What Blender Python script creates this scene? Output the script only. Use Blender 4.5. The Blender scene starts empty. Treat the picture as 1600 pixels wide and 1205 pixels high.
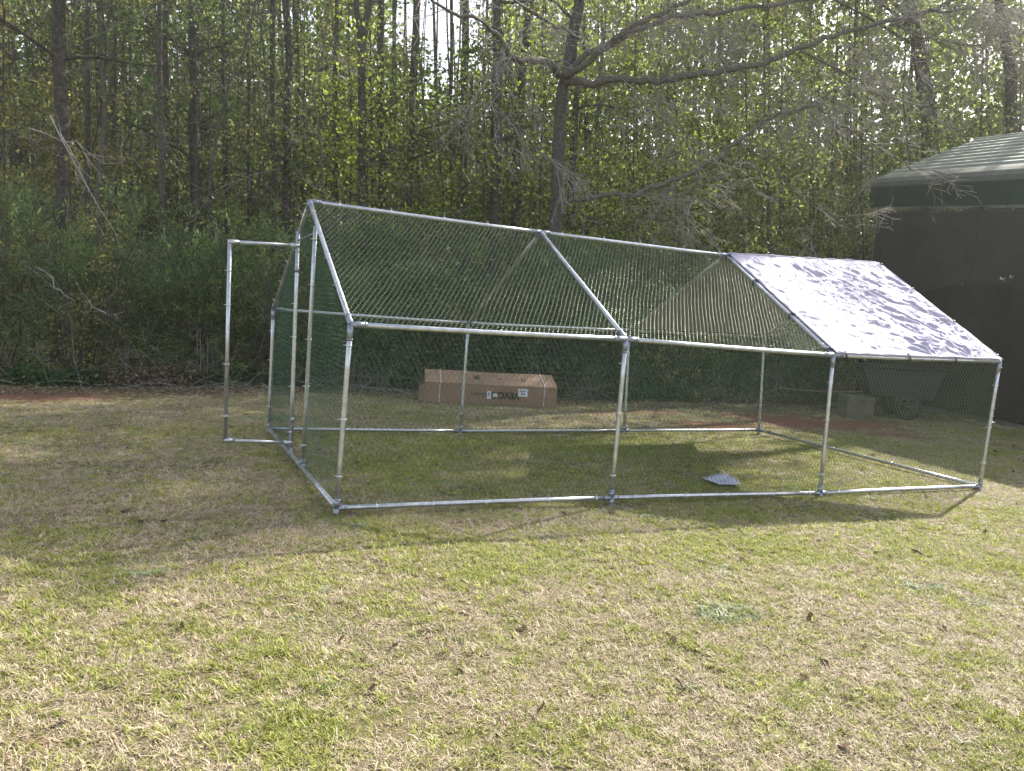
import bpy, math, random
import numpy as np
from mathutils import Vector, noise

S = bpy.context.scene
COL = S.collection
rnd = random.Random(7)
rng = np.random.default_rng(7)
R = math.radians

# ------------------------------------------------------------------ camera
CAM = np.array([-1.222, -5.054, 1.35]); ROT = (1.4741, -.0735, -.4286); F = 1298.0
cd = bpy.data.cameras.new("camera"); cam = bpy.data.objects.new("camera", cd); COL.objects.link(cam)
cam.location = CAM; cam.rotation_euler = ROT
cd.sensor_width = 36; cd.lens = 36 * F / 1600; cd.clip_start = .05; cd.clip_end = 2000
S.camera = cam

# ------------------------------------------------------------------ sky, sun, exposure
SUND = Vector((1.25, .60, 1.0)).normalized()
EL = math.asin(SUND.z); AZ = math.atan2(SUND.x, SUND.y)
W = bpy.data.worlds.new("World"); S.world = W; W.use_nodes = True
wn = W.node_tree; bg = wn.nodes["Background"]
sky = wn.nodes.new("ShaderNodeTexSky"); sky.sky_type = 'NISHITA'; sky.sun_disc = False
sky.sun_elevation = EL; sky.sun_rotation = AZ; sky.air_density = 1.0; sky.dust_density = 2.0; sky.ozone_density = 1.0
hz_ = wn.nodes.new('ShaderNodeHueSaturation'); hz_.inputs['Saturation'].default_value = .5   # milky spring sky
wn.links.new(sky.outputs[0], hz_.inputs['Color']); wn.links.new(hz_.outputs[0], bg.inputs[0]); bg.inputs[1].default_value = .115
sl = bpy.data.lights.new("sun", 'SUN'); sun = bpy.data.objects.new("sun", sl); COL.objects.link(sun)
sl.energy = 4.8; sl.angle = R(.53); sl.color = (1, .935, .82)
sun.rotation_euler = SUND.to_track_quat('Z', 'Y').to_euler(); sun.location = (20, 10, 20)
S.view_settings.view_transform = 'Standard'; S.view_settings.look = 'None'
S.view_settings.gamma = 1; S.view_settings.use_curve_mapping = False
S.view_settings.exposure = 1.5
S.render.engine = 'CYCLES'
S.cycles.max_bounces = 6; S.cycles.diffuse_bounces = 3; S.cycles.transparent_max_bounces = 8
S.cycles.use_denoising = True

# ------------------------------------------------------------------ maths helpers
def rotm(rx, ry, rz):
    c, s = math.cos, math.sin
    X = np.array([[1, 0, 0], [0, c(rx), -s(rx)], [0, s(rx), c(rx)]])
    Y = np.array([[c(ry), 0, s(ry)], [0, 1, 0], [-s(ry), 0, c(ry)]])
    Z = np.array([[c(rz), -s(rz), 0], [s(rz), c(rz), 0], [0, 0, 1]])
    return Z @ Y @ X
MR = rotm(*ROT)
GZ = -.04                                     # ground height beside the coop (its bottom rails sit 4 cm up)
def ray(u, v): return MR @ np.array([(u - 800) / F, (602.5 - v) / F, -1.0])
def atY(u, v, Y):
    d = ray(u, v); return CAM + d * ((Y - CAM[1]) / d[1])
def gnd(u, v, z=GZ):
    d = ray(u, v); return CAM + d * ((z - CAM[2]) / d[2])
def onplane(u, v, P, n):
    d = ray(u, v); n = np.array(n, float); return CAM + d * (((np.array(P) - CAM) @ n) / (d @ n))
def depth(P): return -((np.array(P) - CAM) @ MR)[..., 2]
def proj(P):
    q = (np.atleast_2d(np.array(P, float)) - CAM) @ MR
    return np.stack([800 + F * q[:, 0] / -q[:, 2], 602.5 - F * q[:, 1] / -q[:, 2]], 1)
def near(P, u, v):                            # move a surveyed joint by the least amount on to its sight line
    P = np.array(P, float); d = ray(u, v); d /= np.linalg.norm(d)
    return CAM + d * ((P - CAM) @ d)
def lerp(a, b, t): return np.array(a) * (1 - t) + np.array(b) * t
def vnoise(x, y, s, seed=0):                  # vectorised smooth value noise 0..1
    x = np.asarray(x) / s + 1000.3 + seed * 17.1; y = np.asarray(y) / s + 1000.7 + seed * 5.3
    xi = np.floor(x).astype(np.int64); yi = np.floor(y).astype(np.int64); fx = x - xi; fy = y - yi
    fx = fx * fx * (3 - 2 * fx); fy = fy * fy * (3 - 2 * fy)
    def h(a, b):
        n = (a * 374761393 + b * 668265263 + seed * 974711) & 0x7fffffff
        n = ((n ^ (n >> 13)) * 1274126177) & 0x7fffffff
        return ((n ^ (n >> 16)) & 0xffff) / 65535.0
    return (h(xi, yi) * (1 - fx) + h(xi + 1, yi) * fx) * (1 - fy) + (h(xi, yi + 1) * (1 - fx) + h(xi + 1, yi + 1) * fx) * fy
def fbm(x, y, s, seed=0):
    return (vnoise(x, y, s, seed) * .5 + vnoise(x, y, s / 2, seed + 1) * .3 + vnoise(x, y, s / 4, seed + 2) * .2)

# ------------------------------------------------------------------ materials
def newmat(name):
    m = bpy.data.materials.new(name); m.use_nodes = True
    nt = m.node_tree; b = nt.nodes["Principled BSDF"]; return m, nt, b
def N(nt, t, **kw):
    n = nt.nodes.new(t)
    for k, v in kw.items(): setattr(n, k, v)
    return n
def setin(n, **kw):
    for k, v in kw.items(): n.inputs[k.replace('_', ' ')].default_value = v
def ramp(nt, fac, stops):
    r = N(nt, "ShaderNodeValToRGB"); e = r.color_ramp.elements
    while len(e) < len(stops): e.new(.5)
    for i, (p, c) in enumerate(stops): e[i].position = p; e[i].color = (*c, 1)
    nt.links.new(fac, r.inputs[0]); return r.outputs[0]
def noisetex(nt, scale, detail=4, rough=.55, vec=None, dist=0):
    n = N(nt, "ShaderNodeTexNoise"); setin(n, Scale=scale, Detail=detail, Roughness=rough, Distortion=dist)
    if vec is not None: nt.links.new(vec, n.inputs['Vector'])
    return n.outputs[0]
def objco(nt): return N(nt, "ShaderNodeTexCoord").outputs['Object']
def bump(nt, b, h, strength=.3, dist=.01):
    bp = N(nt, "ShaderNodeBump"); setin(bp, Strength=strength, Distance=dist)
    nt.links.new(h, bp.inputs['Height']); nt.links.new(bp.outputs[0], b.inputs['Normal'])
def simple(name, stops, rough=.6, metal=0, scale=8, bmp=0, spec=.5, detail=5, bdist=.01, **kw):
    m, nt, b = newmat(name); co = objco(nt); n = noisetex(nt, scale, detail, vec=co)
    if isinstance(stops[0], float) or isinstance(stops[0], int):
        c = stops; stops = [(.3, tuple(x * .82 for x in c)), (.7, tuple(min(1, x * 1.12) for x in c))]
    nt.links.new(ramp(nt, n, stops), b.inputs['Base Color'])
    setin(b, Roughness=rough, Metallic=metal); b.inputs['Specular IOR Level'].default_value = spec
    for k, v in kw.items(): b.inputs[k.replace('_', ' ')].default_value = v
    if bmp: bump(nt, b, n, bmp, bdist)
    return m
def leafmat(name, stops, trans=.45, rough=.5, spec=.35):
    m, nt, b = newmat(name)
    ri = N(nt, "ShaderNodeNewGeometry").outputs['Random Per Island']
    c = ramp(nt, ri, stops)
    nt.links.new(c, b.inputs['Base Color']); setin(b, Roughness=rough); b.inputs['Specular IOR Level'].default_value = spec
    tr = N(nt, "ShaderNodeBsdfTranslucent"); mx = N(nt, "ShaderNodeMixShader"); mx.inputs[0].default_value = trans
    hs = N(nt, "ShaderNodeHueSaturation"); setin(hs, Saturation=1.05, Value=1.25); nt.links.new(c, hs.inputs['Color'])
    nt.links.new(hs.outputs[0], tr.inputs[0])
    nt.links.new(b.outputs[0], mx.inputs[1]); nt.links.new(tr.outputs[0], mx.inputs[2])
    nt.links.new(mx.outputs[0], nt.nodes["Material Output"].inputs[0]); return m
def instmat(name, stops, trans=.4, rough=.6):
    m, nt, b = newmat(name)
    ri = N(nt, "ShaderNodeObjectInfo").outputs['Random']
    isl = N(nt, "ShaderNodeNewGeometry").outputs['Random Per Island']
    ad = N(nt, "ShaderNodeMath", operation='ADD'); nt.links.new(ri, ad.inputs[0]); nt.links.new(isl, ad.inputs[1])
    hf = N(nt, "ShaderNodeMath", operation='MULTIPLY'); hf.inputs[1].default_value = .5; nt.links.new(ad.outputs[0], hf.inputs[0])
    c = ramp(nt, hf.outputs[0], stops)
    nt.links.new(c, b.inputs['Base Color']); setin(b, Roughness=rough); b.inputs['Specular IOR Level'].default_value = .3
    tr = N(nt, "ShaderNodeBsdfTranslucent"); nt.links.new(c, tr.inputs[0])
    mx = N(nt, "ShaderNodeMixShader"); mx.inputs[0].default_value = trans
    nt.links.new(b.outputs[0], mx.inputs[1]); nt.links.new(tr.outputs[0], mx.inputs[2])
    nt.links.new(mx.outputs[0], nt.nodes["Material Output"].inputs[0]); return m

M = {}
M['galv'] = simple('galvanised tube', [(.25, (.42, .44, .48)), (.75, (.68, .70, .74))], rough=.33, metal=.85, scale=26, bmp=.05)
M['fitting'] = simple('dull steel fitting', [(.3, (.24, .26, .31)), (.7, (.40, .43, .49))], rough=.42, metal=.8, scale=60)
M['wire'] = simple('green coated wire', [(.3, (.10, .15, .09)), (.7, (.19, .24, .145))], rough=.3, metal=.35, scale=3, spec=.8)  # same netting wire, with the sun's glint put into a paler colour
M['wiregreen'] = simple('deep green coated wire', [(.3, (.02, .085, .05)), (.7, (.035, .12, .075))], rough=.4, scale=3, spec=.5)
M['clip'] = simple('bright clip wire', (.72, .73, .76), rough=.3, metal=.6)
M['bark'] = simple('grey brown bark', [(.25, (.045, .041, .035)), (.55, (.10, .092, .08)), (.8, (.18, .168, .15))], rough=.9, scale=22, bmp=.9, spec=.2, bdist=.02)
M['pinebark'] = simple('dark pine bark', [(.25, (.035, .031, .028)), (.55, (.085, .075, .064)), (.8, (.16, .145, .125))], rough=.92, scale=16, bmp=1, spec=.15, bdist=.03)
M['twig'] = simple('pale grey twig bark', [(.3, (.21, .195, .17)), (.7, (.39, .365, .33))], rough=.8, scale=14)
M['limb'] = simple('grey oak limb bark', [(.25, (.07, .064, .052)), (.55, (.13, .12, .10)), (.8, (.22, .205, .18))], rough=.88, scale=20, bmp=.8, bdist=.015)
M['cedar'] = leafmat('cedar spray', [(0, (.075, .12, .05)), (.5, (.13, .20, .075)), (1, (.27, .34, .13))], trans=.5)
M['pine'] = leafmat('pine needles', [(0, (.05, .11, .035)), (1, (.12, .22, .06))], trans=.4)
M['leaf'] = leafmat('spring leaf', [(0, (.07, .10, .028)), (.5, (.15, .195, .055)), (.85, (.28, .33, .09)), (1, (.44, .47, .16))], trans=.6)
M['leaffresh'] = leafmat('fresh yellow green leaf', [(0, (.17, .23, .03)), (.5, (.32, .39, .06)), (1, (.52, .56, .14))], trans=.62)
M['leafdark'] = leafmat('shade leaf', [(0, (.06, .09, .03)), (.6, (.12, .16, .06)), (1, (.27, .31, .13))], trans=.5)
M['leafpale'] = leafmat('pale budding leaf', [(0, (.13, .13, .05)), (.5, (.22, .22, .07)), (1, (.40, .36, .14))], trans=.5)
M['leafbrown'] = leafmat('dry brown leaf', [(0, (.07, .045, .03)), (.6, (.17, .12, .08)), (1, (.38, .31, .22))], trans=.2)
M['ivy'] = leafmat('ground ivy', [(0, (.025, .065, .02)), (.7, (.06, .13, .04)), (1, (.12, .2, .07))], trans=.35)
M['straw'] = instmat('dry straw grass', [(.1, (.21, .15, .10)), (.5, (.46, .38, .26)), (.9, (.68, .60, .46))], trans=.3)
M['grassg'] = instmat('green grass blade', [(.1, (.15, .18, .035)), (.5, (.31, .345, .075)), (.9, (.52, .54, .17))], trans=.45)
M['weed'] = instmat('grey green weed', [(.1, (.14, .20, .09)), (.9, (.33, .39, .23))], trans=.3)
M['litter'] = instmat('fallen leaf', [(.1, (.10, .06, .045)), (.5, (.24, .17, .12)), (.9, (.5, .42, .33))], trans=.1)

# ------------------------------------------------------------------ mesh helpers
def mesh(name, v, f, smooth=False):
    v = np.asarray(v, np.float32); me = bpy.data.meshes.new(name)
    if isinstance(f, np.ndarray):
        k = f.shape[1]; n = len(f)
        me.vertices.add(len(v)); me.vertices.foreach_set("co", v.ravel())
        me.loops.add(n * k); me.loops.foreach_set("vertex_index", f.ravel().astype(np.int32))
        me.polygons.add(n); me.polygons.foreach_set("loop_start", np.arange(0, n * k, k, dtype=np.int32))
        me.update(calc_edges=True)
    else:
        me.from_pydata(v.tolist(), [], f); me.update()
    if smooth: me.polygons.foreach_set("use_smooth", np.ones(len(me.polygons), bool))
    return me
class MB:
    def __init__(s): s.v = []; s.f = []
    def add(s, v, f):
        o = len(s.v); s.v += [tuple(map(float, p)) for p in v]; s.f += [tuple(i + o for i in q) for q in f]; return s
    def tube(s, pts, rad, n=8, caps=True):
        pts = [Vector(p) for p in pts]; rad = rad if hasattr(rad, '__len__') else [rad] * len(pts)
        o = len(s.v); prev = None
        for i, p in enumerate(pts):
            t = (pts[min(i + 1, len(pts) - 1)] - pts[max(i - 1, 0)]).normalized()
            if prev is None:
                a = Vector((0, 0, 1)) if abs(t.z) < .9 else Vector((1, 0, 0))
                x = t.cross(a).normalized()
            else: x = (prev - t * prev.dot(t)).normalized()
            prev = x; y = t.cross(x)
            for k in range(n):
                a = 2 * math.pi * k / n
                q = p + (x * math.cos(a) + y * math.sin(a)) * rad[i]; s.v.append(tuple(q))
        for i in range(len(pts) - 1):
            for k in range(n):
                a = o + i * n + k; b = o + i * n + (k + 1) % n
                s.f.append((a, b, b + n, a + n))
        if caps:
            s.f.append(tuple(o + k for k in range(n))[::-1]); e = o + (len(pts) - 1) * n
            s.f.append(tuple(e + k for k in range(n)))
        return s
    def box(s, c, x, y, z):                   # centre, three half vectors
        c, x, y, z = map(lambda q: np.array(q, float), (c, x, y, z))
        v = [c + i * x + j * y + k * z for k in (-1, 1) for j in (-1, 1) for i in (-1, 1)]
        return s.add(v, [(0, 2, 3, 1), (4, 5, 7, 6), (0, 1, 5, 4), (2, 6, 7, 3), (0, 4, 6, 2), (1, 3, 7, 5)])
    def make(s, name, mat, parent=None, smooth=False, kind=None):
        return link(name, mesh(name, s.v, s.f, smooth), mat, parent, kind)
def link(name, me, mat, parent=None, kind=None, loc=None):
    o = bpy.data.objects.new(name, me); COL.objects.link(o)
    if mat is not None and me is not None and not me.materials: me.materials.append(mat)
    if loc is not None: o.location = loc
    if parent is not None:
        o.parent = parent
        if loc is None:                        # geometry is in world coordinates: cancel every ancestor's offset
            w = Vector((0, 0, 0)); q = parent
            while q is not None: w += q.location; q = q.parent
            o.location = -w
    if kind: o['kind'] = kind
    return o
def thing(name, label, cat, loc=(0, 0, 0), group=None):
    o = bpy.data.objects.new(name, None); COL.objects.link(o); o.location = [float(c) for c in loc]
    o.empty_display_size = .2; o['label'] = label; o['category'] = cat
    if group: o['group'] = group
    return o
def tag(o, label, cat, group=None):
    o['label'] = label; o['category'] = cat
    if group: o['group'] = group
    return o
def prisms(P0, P1, r0, r1, n=3):              # many thin straight segments at once
    P0 = np.asarray(P0, float); P1 = np.asarray(P1, float); K = len(P0)
    r0 = np.broadcast_to(r0, K); r1 = np.broadcast_to(r1, K)
    t = P1 - P0; t /= np.linalg.norm(t, axis=1, keepdims=True) + 1e-12
    a = np.where(np.abs(t[:, 2:3]) < .9, np.array([[0, 0, 1.]]), np.array([[1., 0, 0]]))
    x = np.cross(t, a); x /= np.linalg.norm(x, axis=1, keepdims=True); y = np.cross(t, x)
    V = np.empty((K, 2 * n, 3))
    for k in range(n):
        c, s = math.cos(2 * math.pi * k / n), math.sin(2 * math.pi * k / n)
        V[:, k] = P0 + (x * c + y * s) * r0[:, None]; V[:, n + k] = P1 + (x * c + y * s) * r1[:, None]
    base = (np.arange(K) * 2 * n)[:, None, None]
    q = np.array([[k, (k + 1) % n, n + (k + 1) % n, n + k] for k in range(n)])[None]
    return V.reshape(-1, 3), (base + q).reshape(-1, 4)
def leaves(C, L, Wd, droop=.3, along=None, jitter=1.0, seed=None):  # rhombic leaves, one quad each
    K = len(C); g = rng
    a = g.normal(size=(K, 3)) * jitter; a[:, 2] -= droop
    if along is not None: a += along
    a /= np.linalg.norm(a, axis=1, keepdims=True)
    b = np.cross(a, g.normal(size=(K, 3))); b /= np.linalg.norm(b, axis=1, keepdims=True)
    nrm = np.cross(a, b)
    L = L * g.uniform(.6, 1.25, K)[:, None]; Wd = Wd * g.uniform(.7, 1.2, K)[:, None]
    V = np.stack([C, C + a * L * .5 + b * Wd * .5 + nrm * Wd * .12, C + a * L, C + a * L * .5 - b * Wd * .5 + nrm * Wd * .12], 1)
    return V.reshape(-1, 3), np.arange(4 * K).reshape(-1, 4)
def join(parts):
    V = []; Fc = []; o = 0
    for v, f in parts: V.append(v); Fc.append(f + o); o += len(v)
    return np.concatenate(V), np.concatenate(Fc)

# ================================================================== GROUND
def ax(lo, hi, step, far):
    core = np.arange(lo, hi + 1e-6, step); g = []; s = step; p = hi
    while p < far: s *= 1.35; p += s; g.append(p)
    g2 = []; s = step; p = lo
    while p > -far: s *= 1.35; p -= s; g2.append(p)
    return np.concatenate([g2[::-1], core, g])
def ground_h(x, y):
    x = np.asarray(x, float); y = np.asarray(y, float)
    near_ = np.exp(-((x - 3) ** 2 + (y - 1.5) ** 2) / 60.)
    h = (fbm(x, y, 1.6, 3) - .5) * .045 * near_ + (fbm(x, y, 6, 9) - .5) * .12 * (1 - near_) * (y > -50)
    return GZ + h
DIRT = [(gnd(45, 619), .95, .6, 1.1), (gnd(190, 610), .9, .18, .35), (gnd(1000, 643), .75, .3, .7), (gnd(1120, 664), 1.0, .45, 1), (gnd(1290, 664), 1.6, .75, 1.1), (gnd(1190, 650), 1.2, .5, .8),
        (gnd(1400, 680), .7, .35, .8), (gnd(935, 645), .35, .2, .7), (gnd(160, 1078), .06, .05, .95), (gnd(110, 1065), .07, .03, .5), (gnd(440, 1030), .09, .03, .5), (gnd(60, 1150), .08, .05, .7),
        (gnd(190, 860), .25, .1, .35), (gnd(270, 925), .2, .06, .25), (gnd(960, 1090), .1, .04, .3), (gnd(1345, 900), .12, .05, .2), (gnd(500, 860), .3, .06, .2)]
def dirt(x, y):
    d = np.zeros_like(np.asarray(x, float))
    w = (fbm(x, y, .35, 5) - .5) * 1.3
    for c, rx, ry, k in DIRT:
        e = np.sqrt(((x - c[0]) / rx) ** 2 + ((y - c[1]) / ry) ** 2)
        d = np.maximum(d, k * np.clip(1.35 - e + w, 0, 1))
    return d
def edge_y(x): return 6.0 + .25 * np.sin(x * .9) + .3 * np.sin(x * .37 + 1) - .12 * np.clip(x - 5, 0, 8)
gx = ax(-6, 15, .12, 420); gy = ax(-5, 9, .12, 420)
XX, YY = np.meshgrid(gx, gy); ZZ = ground_h(XX, YY)
nv = len(gx); idx = np.arange(len(gy) * nv).reshape(len(gy), nv)
gf = np.stack([idx[:-1, :-1], idx[:-1, 1:], idx[1:, 1:], idx[1:, :-1]], -1).reshape(-1, 4)
gm = mesh('ground', np.stack([XX, YY, ZZ], -1).reshape(-1, 3), gf, True)
at = gm.attributes.new('dirt', 'FLOAT', 'POINT'); at.data.foreach_set('value', dirt(XX, YY).ravel().astype(np.float32))
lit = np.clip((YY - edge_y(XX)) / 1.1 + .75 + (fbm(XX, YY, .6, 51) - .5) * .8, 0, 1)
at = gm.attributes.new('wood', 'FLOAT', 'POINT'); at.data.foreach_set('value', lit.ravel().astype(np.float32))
m, nt, b = newmat('lawn and soil'); co = objco(nt); LK = nt.links.new
n1 = noisetex(nt, 1.3, 6, .6, co); n2 = noisetex(nt, 28, 6, .7, co); n3 = noisetex(nt, 120, 3, .6, co)
g1 = ramp(nt, n2, [(.3, (.05, .045, .022)), (.5, (.11, .12, .04)), (.7, (.20, .18, .09))])
g2 = ramp(nt, n3, [(.3, (.09, .07, .045)), (.55, (.20, .16, .10)), (.75, (.32, .27, .18))])
def mixc(f, a, bb):
    mx = N(nt, "ShaderNodeMix", data_type='RGBA'); LK(f, mx.inputs[0]); LK(a, mx.inputs[6]); LK(bb, mx.inputs[7]); return mx.outputs[2]
def attr(nm):
    a = N(nt, "ShaderNodeAttribute"); a.attribute_name = nm; return a.outputs['Fac']
f1 = ramp(nt, n1, [(.35, (0, 0, 0)), (.65, (1, 1, 1))])
grass = mixc(f1, g1, g2)
dr = ramp(nt, n2, [(.3, (.15, .065, .045)), (.6, (.26, .12, .085)), (.8, (.36, .22, .17))])
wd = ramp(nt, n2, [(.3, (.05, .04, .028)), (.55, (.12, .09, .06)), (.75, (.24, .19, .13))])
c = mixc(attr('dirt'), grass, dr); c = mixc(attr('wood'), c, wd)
LK(c, b.inputs['Base Color']); setin(b, Roughness=.95); b.inputs['Specular IOR Level'].default_value = .1
bump(nt, b, n3, .6, .02)
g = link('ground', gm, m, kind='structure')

# ------------------------------------------------------------------ grass tufts by geometry nodes
def tuft(name, n, h, w, spread, lean, mat, curl=.5, seed=0):
    g = np.random.default_rng(seed); V = []; Fq = []
    for i in range(n):
        a = g.uniform(0, 2 * math.pi); r = spread * math.sqrt(g.uniform()); bx, by = r * math.cos(a), r * math.sin(a)
        d = g.uniform(0, 2 * math.pi); ln = lean * g.uniform(.4, 1.2); hh = h * g.uniform(.5, 1.2)
        dx, dy = math.cos(d), math.sin(d); px, py = -dy * w / 2 * g.uniform(.6, 1.2), dx * w / 2
        o = len(V)
        for t in (0, .5, 1):
            k = ln * (t + curl * t * t) ; z = hh * (t - .35 * ln / (h + ln) * t * t); ww = (1, .85, .12)[int(t * 2)]
            cx, cy = bx + dx * k * 1., by + dy * k * 1.
            V += [(cx - px * ww, cy - py * ww, z), (cx + px * ww, cy + py * ww, z + .0003)]
        Fq += [(o, o + 1, o + 3, o + 2), (o + 2, o + 3, o + 5, o + 4)]
    me = mesh(name, V, Fq); me.materials.append(mat); return me
def scatter(objname, meshes, P, rot, scl, idxs, kind='stuff'):
    coll = bpy.data.collections.new(objname + '_sources')
    for i, me in enumerate(meshes):
        o = bpy.data.objects.new('%s_source_%02d' % (objname, i), me); coll.objects.link(o)
    me = bpy.data.meshes.new(objname); me.vertices.add(len(P)); me.vertices.foreach_set('co', np.asarray(P, np.float32).ravel())
    a = me.attributes.new('rot', 'FLOAT_VECTOR', 'POINT'); a.data.foreach_set('vector', np.asarray(rot, np.float32).ravel())
    a = me.attributes.new('scl', 'FLOAT', 'POINT'); a.data.foreach_set('value', np.asarray(scl, np.float32))
    a = me.attributes.new('pick', 'INT', 'POINT'); a.data.foreach_set('value', np.asarray(idxs, np.int32))
    o = bpy.data.objects.new(objname, me); COL.objects.link(o); o['kind'] = kind
    ng = bpy.data.node_groups.new(objname + '_scatter', 'GeometryNodeTree')
    ng.interface.new_socket('Geometry', in_out='INPUT', socket_type='NodeSocketGeometry')
    ng.interface.new_socket('Geometry', in_out='OUTPUT', socket_type='NodeSocketGeometry')
    gi = ng.nodes.new('NodeGroupInput'); go = ng.nodes.new('NodeGroupOutput')
    ip = ng.nodes.new('GeometryNodeInstanceOnPoints'); ci = ng.nodes.new('GeometryNodeCollectionInfo')
    ci.inputs['Collection'].default_value = coll; ci.inputs['Separate Children'].default_value = True; ci.inputs['Reset Children'].default_value = True
    def na(nm, t):
        x = ng.nodes.new('GeometryNodeInputNamedAttribute'); x.data_type = t; x.inputs['Name'].default_value = nm; return x.outputs['Attribute']
    L = ng.links.new
    L(gi.outputs[0], ip.inputs['Points']); L(ci.outputs[0], ip.inputs['Instance']); ip.inputs['Pick Instance'].default_value = True
    L(na('pick', 'INT'), ip.inputs['Instance Index']); L(na('scl', 'FLOAT'), ip.inputs['Scale'])
    e2r = ng.nodes.new('FunctionNodeEulerToRotation'); L(na('rot', 'FLOAT_VECTOR'), e2r.inputs[0]); L(e2r.outputs[0], ip.inputs['Rotation'])
    L(ip.outputs[0], go.inputs[0])
    md = o.modifiers.new('scatter', 'NODES'); md.node_group = ng
    return o
def inview(x, y, pad=260, z=GZ):
    p = proj(np.stack([x, y, np.full_like(x, z)], 1)); d = depth(np.stack([x, y, np.full_like(x, z)], 1))
    return (d > .5) & (p[:, 0] > -pad) & (p[:, 0] < 1600 + pad) & (p[:, 1] < 1205 + 200)
gt = [tuft('t', 12, .022, .0056, .032, .020, M['grassg'], seed=1), tuft('t', 10, .030, .0058, .035, .026, M['grassg'], seed=2), tuft('t', 10, .018, .0056, .04, .038, M['grassg'], seed=3),
      tuft('t', 13, .012, .0044, .040, .026, M['straw'], seed=4), tuft('t', 12, .017, .0044, .04, .030, M['straw'], seed=5), tuft('t', 9, .024, .004, .04, .022, M['straw'], seed=6),
      tuft('t', 12, .020, .010, .045, .035, M['weed'], seed=7)]
NP = 1150000
x = rng.uniform(-7, 14, NP); y = rng.uniform(-4.6, 7.2, NP)
dd = depth(np.stack([x, y, np.zeros(NP)], 1))
keep = inview(x, y) & (rng.uniform(size=NP) < np.clip(1.25 - dd * .07, .25, 1)) & (y < edge_y(x) + .5)
keep &= rng.uniform(size=NP) > dirt(x, y) * 1.35
bare = fbm(x, y, .5, 31); keep &= ~((bare < .38) & (rng.uniform(size=NP) < .6)); keep &= ~((y > edge_y(x) - 1.1 + fbm(x, y, .7, 51)) & (rng.uniform(size=NP) < .75))
x, y = x[keep], y[keep]; n = len(x)
gr = .5 + (fbm(x, y, 1.1, 11) * .5 + fbm(x, y, .3, 12) * .5 - .5) * .75
gr += .10 * ((x > .5) & (x < 6) & (y > 0) & (y < 3.2)) - .03 * (y < -1.5) - .07 * np.clip(.5 - x, 0, 1) * np.clip(y + .8, 0, 1) - .05 * (y > 3.2)
u = rng.uniform(size=n); isg = u < np.clip((gr - .37) * 2.6, .12, .80)
pick = np.where(isg, rng.integers(0, 3, n), rng.integers(3, 6, n))
wd_ = fbm(x, y, .22, 44) > .80; pick = np.where(wd_ & (rng.uniform(size=n) < .5), 6, pick)
for c, rr in ((gnd(1140, 960), .15), (gnd(1060, 640), .3), (gnd(440, 655), .3)):
    q = np.hypot(x - c[0], (y - c[1]) * 1.5) < rr * (.6 + .8 * vnoise(x, y, .1, 3)); pick = np.where(q & (rng.uniform(size=n) < .45), 6, pick)
scl = rng.uniform(.5, 1.0, n) * (1 + .4 * (fbm(x, y, .6, 21) - .5))
rot = np.stack([rng.normal(0, .15, n), rng.normal(0, .15, n), rng.uniform(0, 6.28, n)], 1)
scatter('lawn_grass', gt, np.stack([x, y, ground_h(x, y) - .003], 1), rot, scl, pick)
# fallen leaves on the lawn and along the wood's edge
def litterleaf(seed, L, Wd):
    g = np.random.default_rng(seed); V = [(-L, 0, .004), (-L * .3, Wd, .012), (L * .5, Wd * .8, .008), (L, 0, .014), (L * .5, -Wd * .8, .004), (-L * .3, -Wd, .01), (0, 0, .001)]
    Fq = [(6, 0, 1), (6, 1, 2), (6, 2, 3), (6, 3, 4), (6, 4, 5), (6, 5, 0)]; me = mesh('leaf', V, Fq); me.materials.append(M['litter']); return me
lm = [litterleaf(1, .028, .014), litterleaf(2, .035, .010), litterleaf(3, .02, .014)]
x = rng.uniform(-7, 14, 30000); y = rng.uniform(-4.6, 10, 30000)
pr = np.where(y > edge_y(x) - .3, .9, .025 + .06 * (fbm(x, y, .5, 77) > .6))
k = inview(x, y) & (rng.uniform(size=30000) < pr); x, y = x[k], y[k]; n = len(x)
scatter('fallen_leaves', lm, np.stack([x, y, ground_h(x, y) + .008], 1), np.stack([rng.normal(0, .4, n), rng.normal(0, .4, n), rng.uniform(0, 6.28, n)], 1), rng.uniform(.6, 1.3, n), rng.integers(0, 3, n))

# ================================================================== WALK-IN RUN
HE, HR, WY = 1.155, 2.014, 3.015
J = {}
for i, (u, v) in enumerate([(526, 794), (955, 778), (1281, 772), (1531, 760)]): J['nb', i] = near((2 * i, 0, 0), u, v)
for i, (u, v) in enumerate([(548, 507), (978, 530), (1302, 555), (1562, 565)]): J['ne', i] = near((2 * i, 0, HE), u, v)
for i, uv in enumerate([(420, 670), (719, 675), None, (1186, 672)]):
    J['fb', i] = near((2 * i, WY, 0), *uv) if uv else np.array((4.0, WY, 0))
for i, uv in enumerate([(427, 483), (732, 505), None, (1194, 526)]):
    J['fe', i] = near((2 * i, WY, HE), *uv) if uv else np.array((4.0, WY, HE))
for i, (u, v) in enumerate([(484, 315), (845, 363), (1134, 399), (1370, 413)]): J['r', i] = near((2 * i, WY / 2, HR), u, v)
for i in range(4):
    for s in ('nb', 'fb'): J[s, i][2] = max(J[s, i][2], -.01)
J['fb', 2] = (J['fb', 1] + J['fb', 3]) / 2 + np.array((.02, 0, 0)); J['fe', 2] = (J['fe', 1] + J['fe', 3]) / 2
run = thing('walk_in_run', 'galvanised tube poultry run with pitched roof and green wire netting, standing on the lawn', 'poultry run', (3, 1.5, GZ))
TR = .0168
def bar(name, a, b, r=TR, sag=0, mat='galv', parent=run, n=12):
    a = np.array(a); b = np.array(b); pts = [lerp(a, b, t) - np.array((0, 0, sag * 4 * t * (1 - t))) for t in np.linspace(0, 1, 5)]
    return MB().tube(pts, r, n).make(name, M[mat], parent, True)
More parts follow.
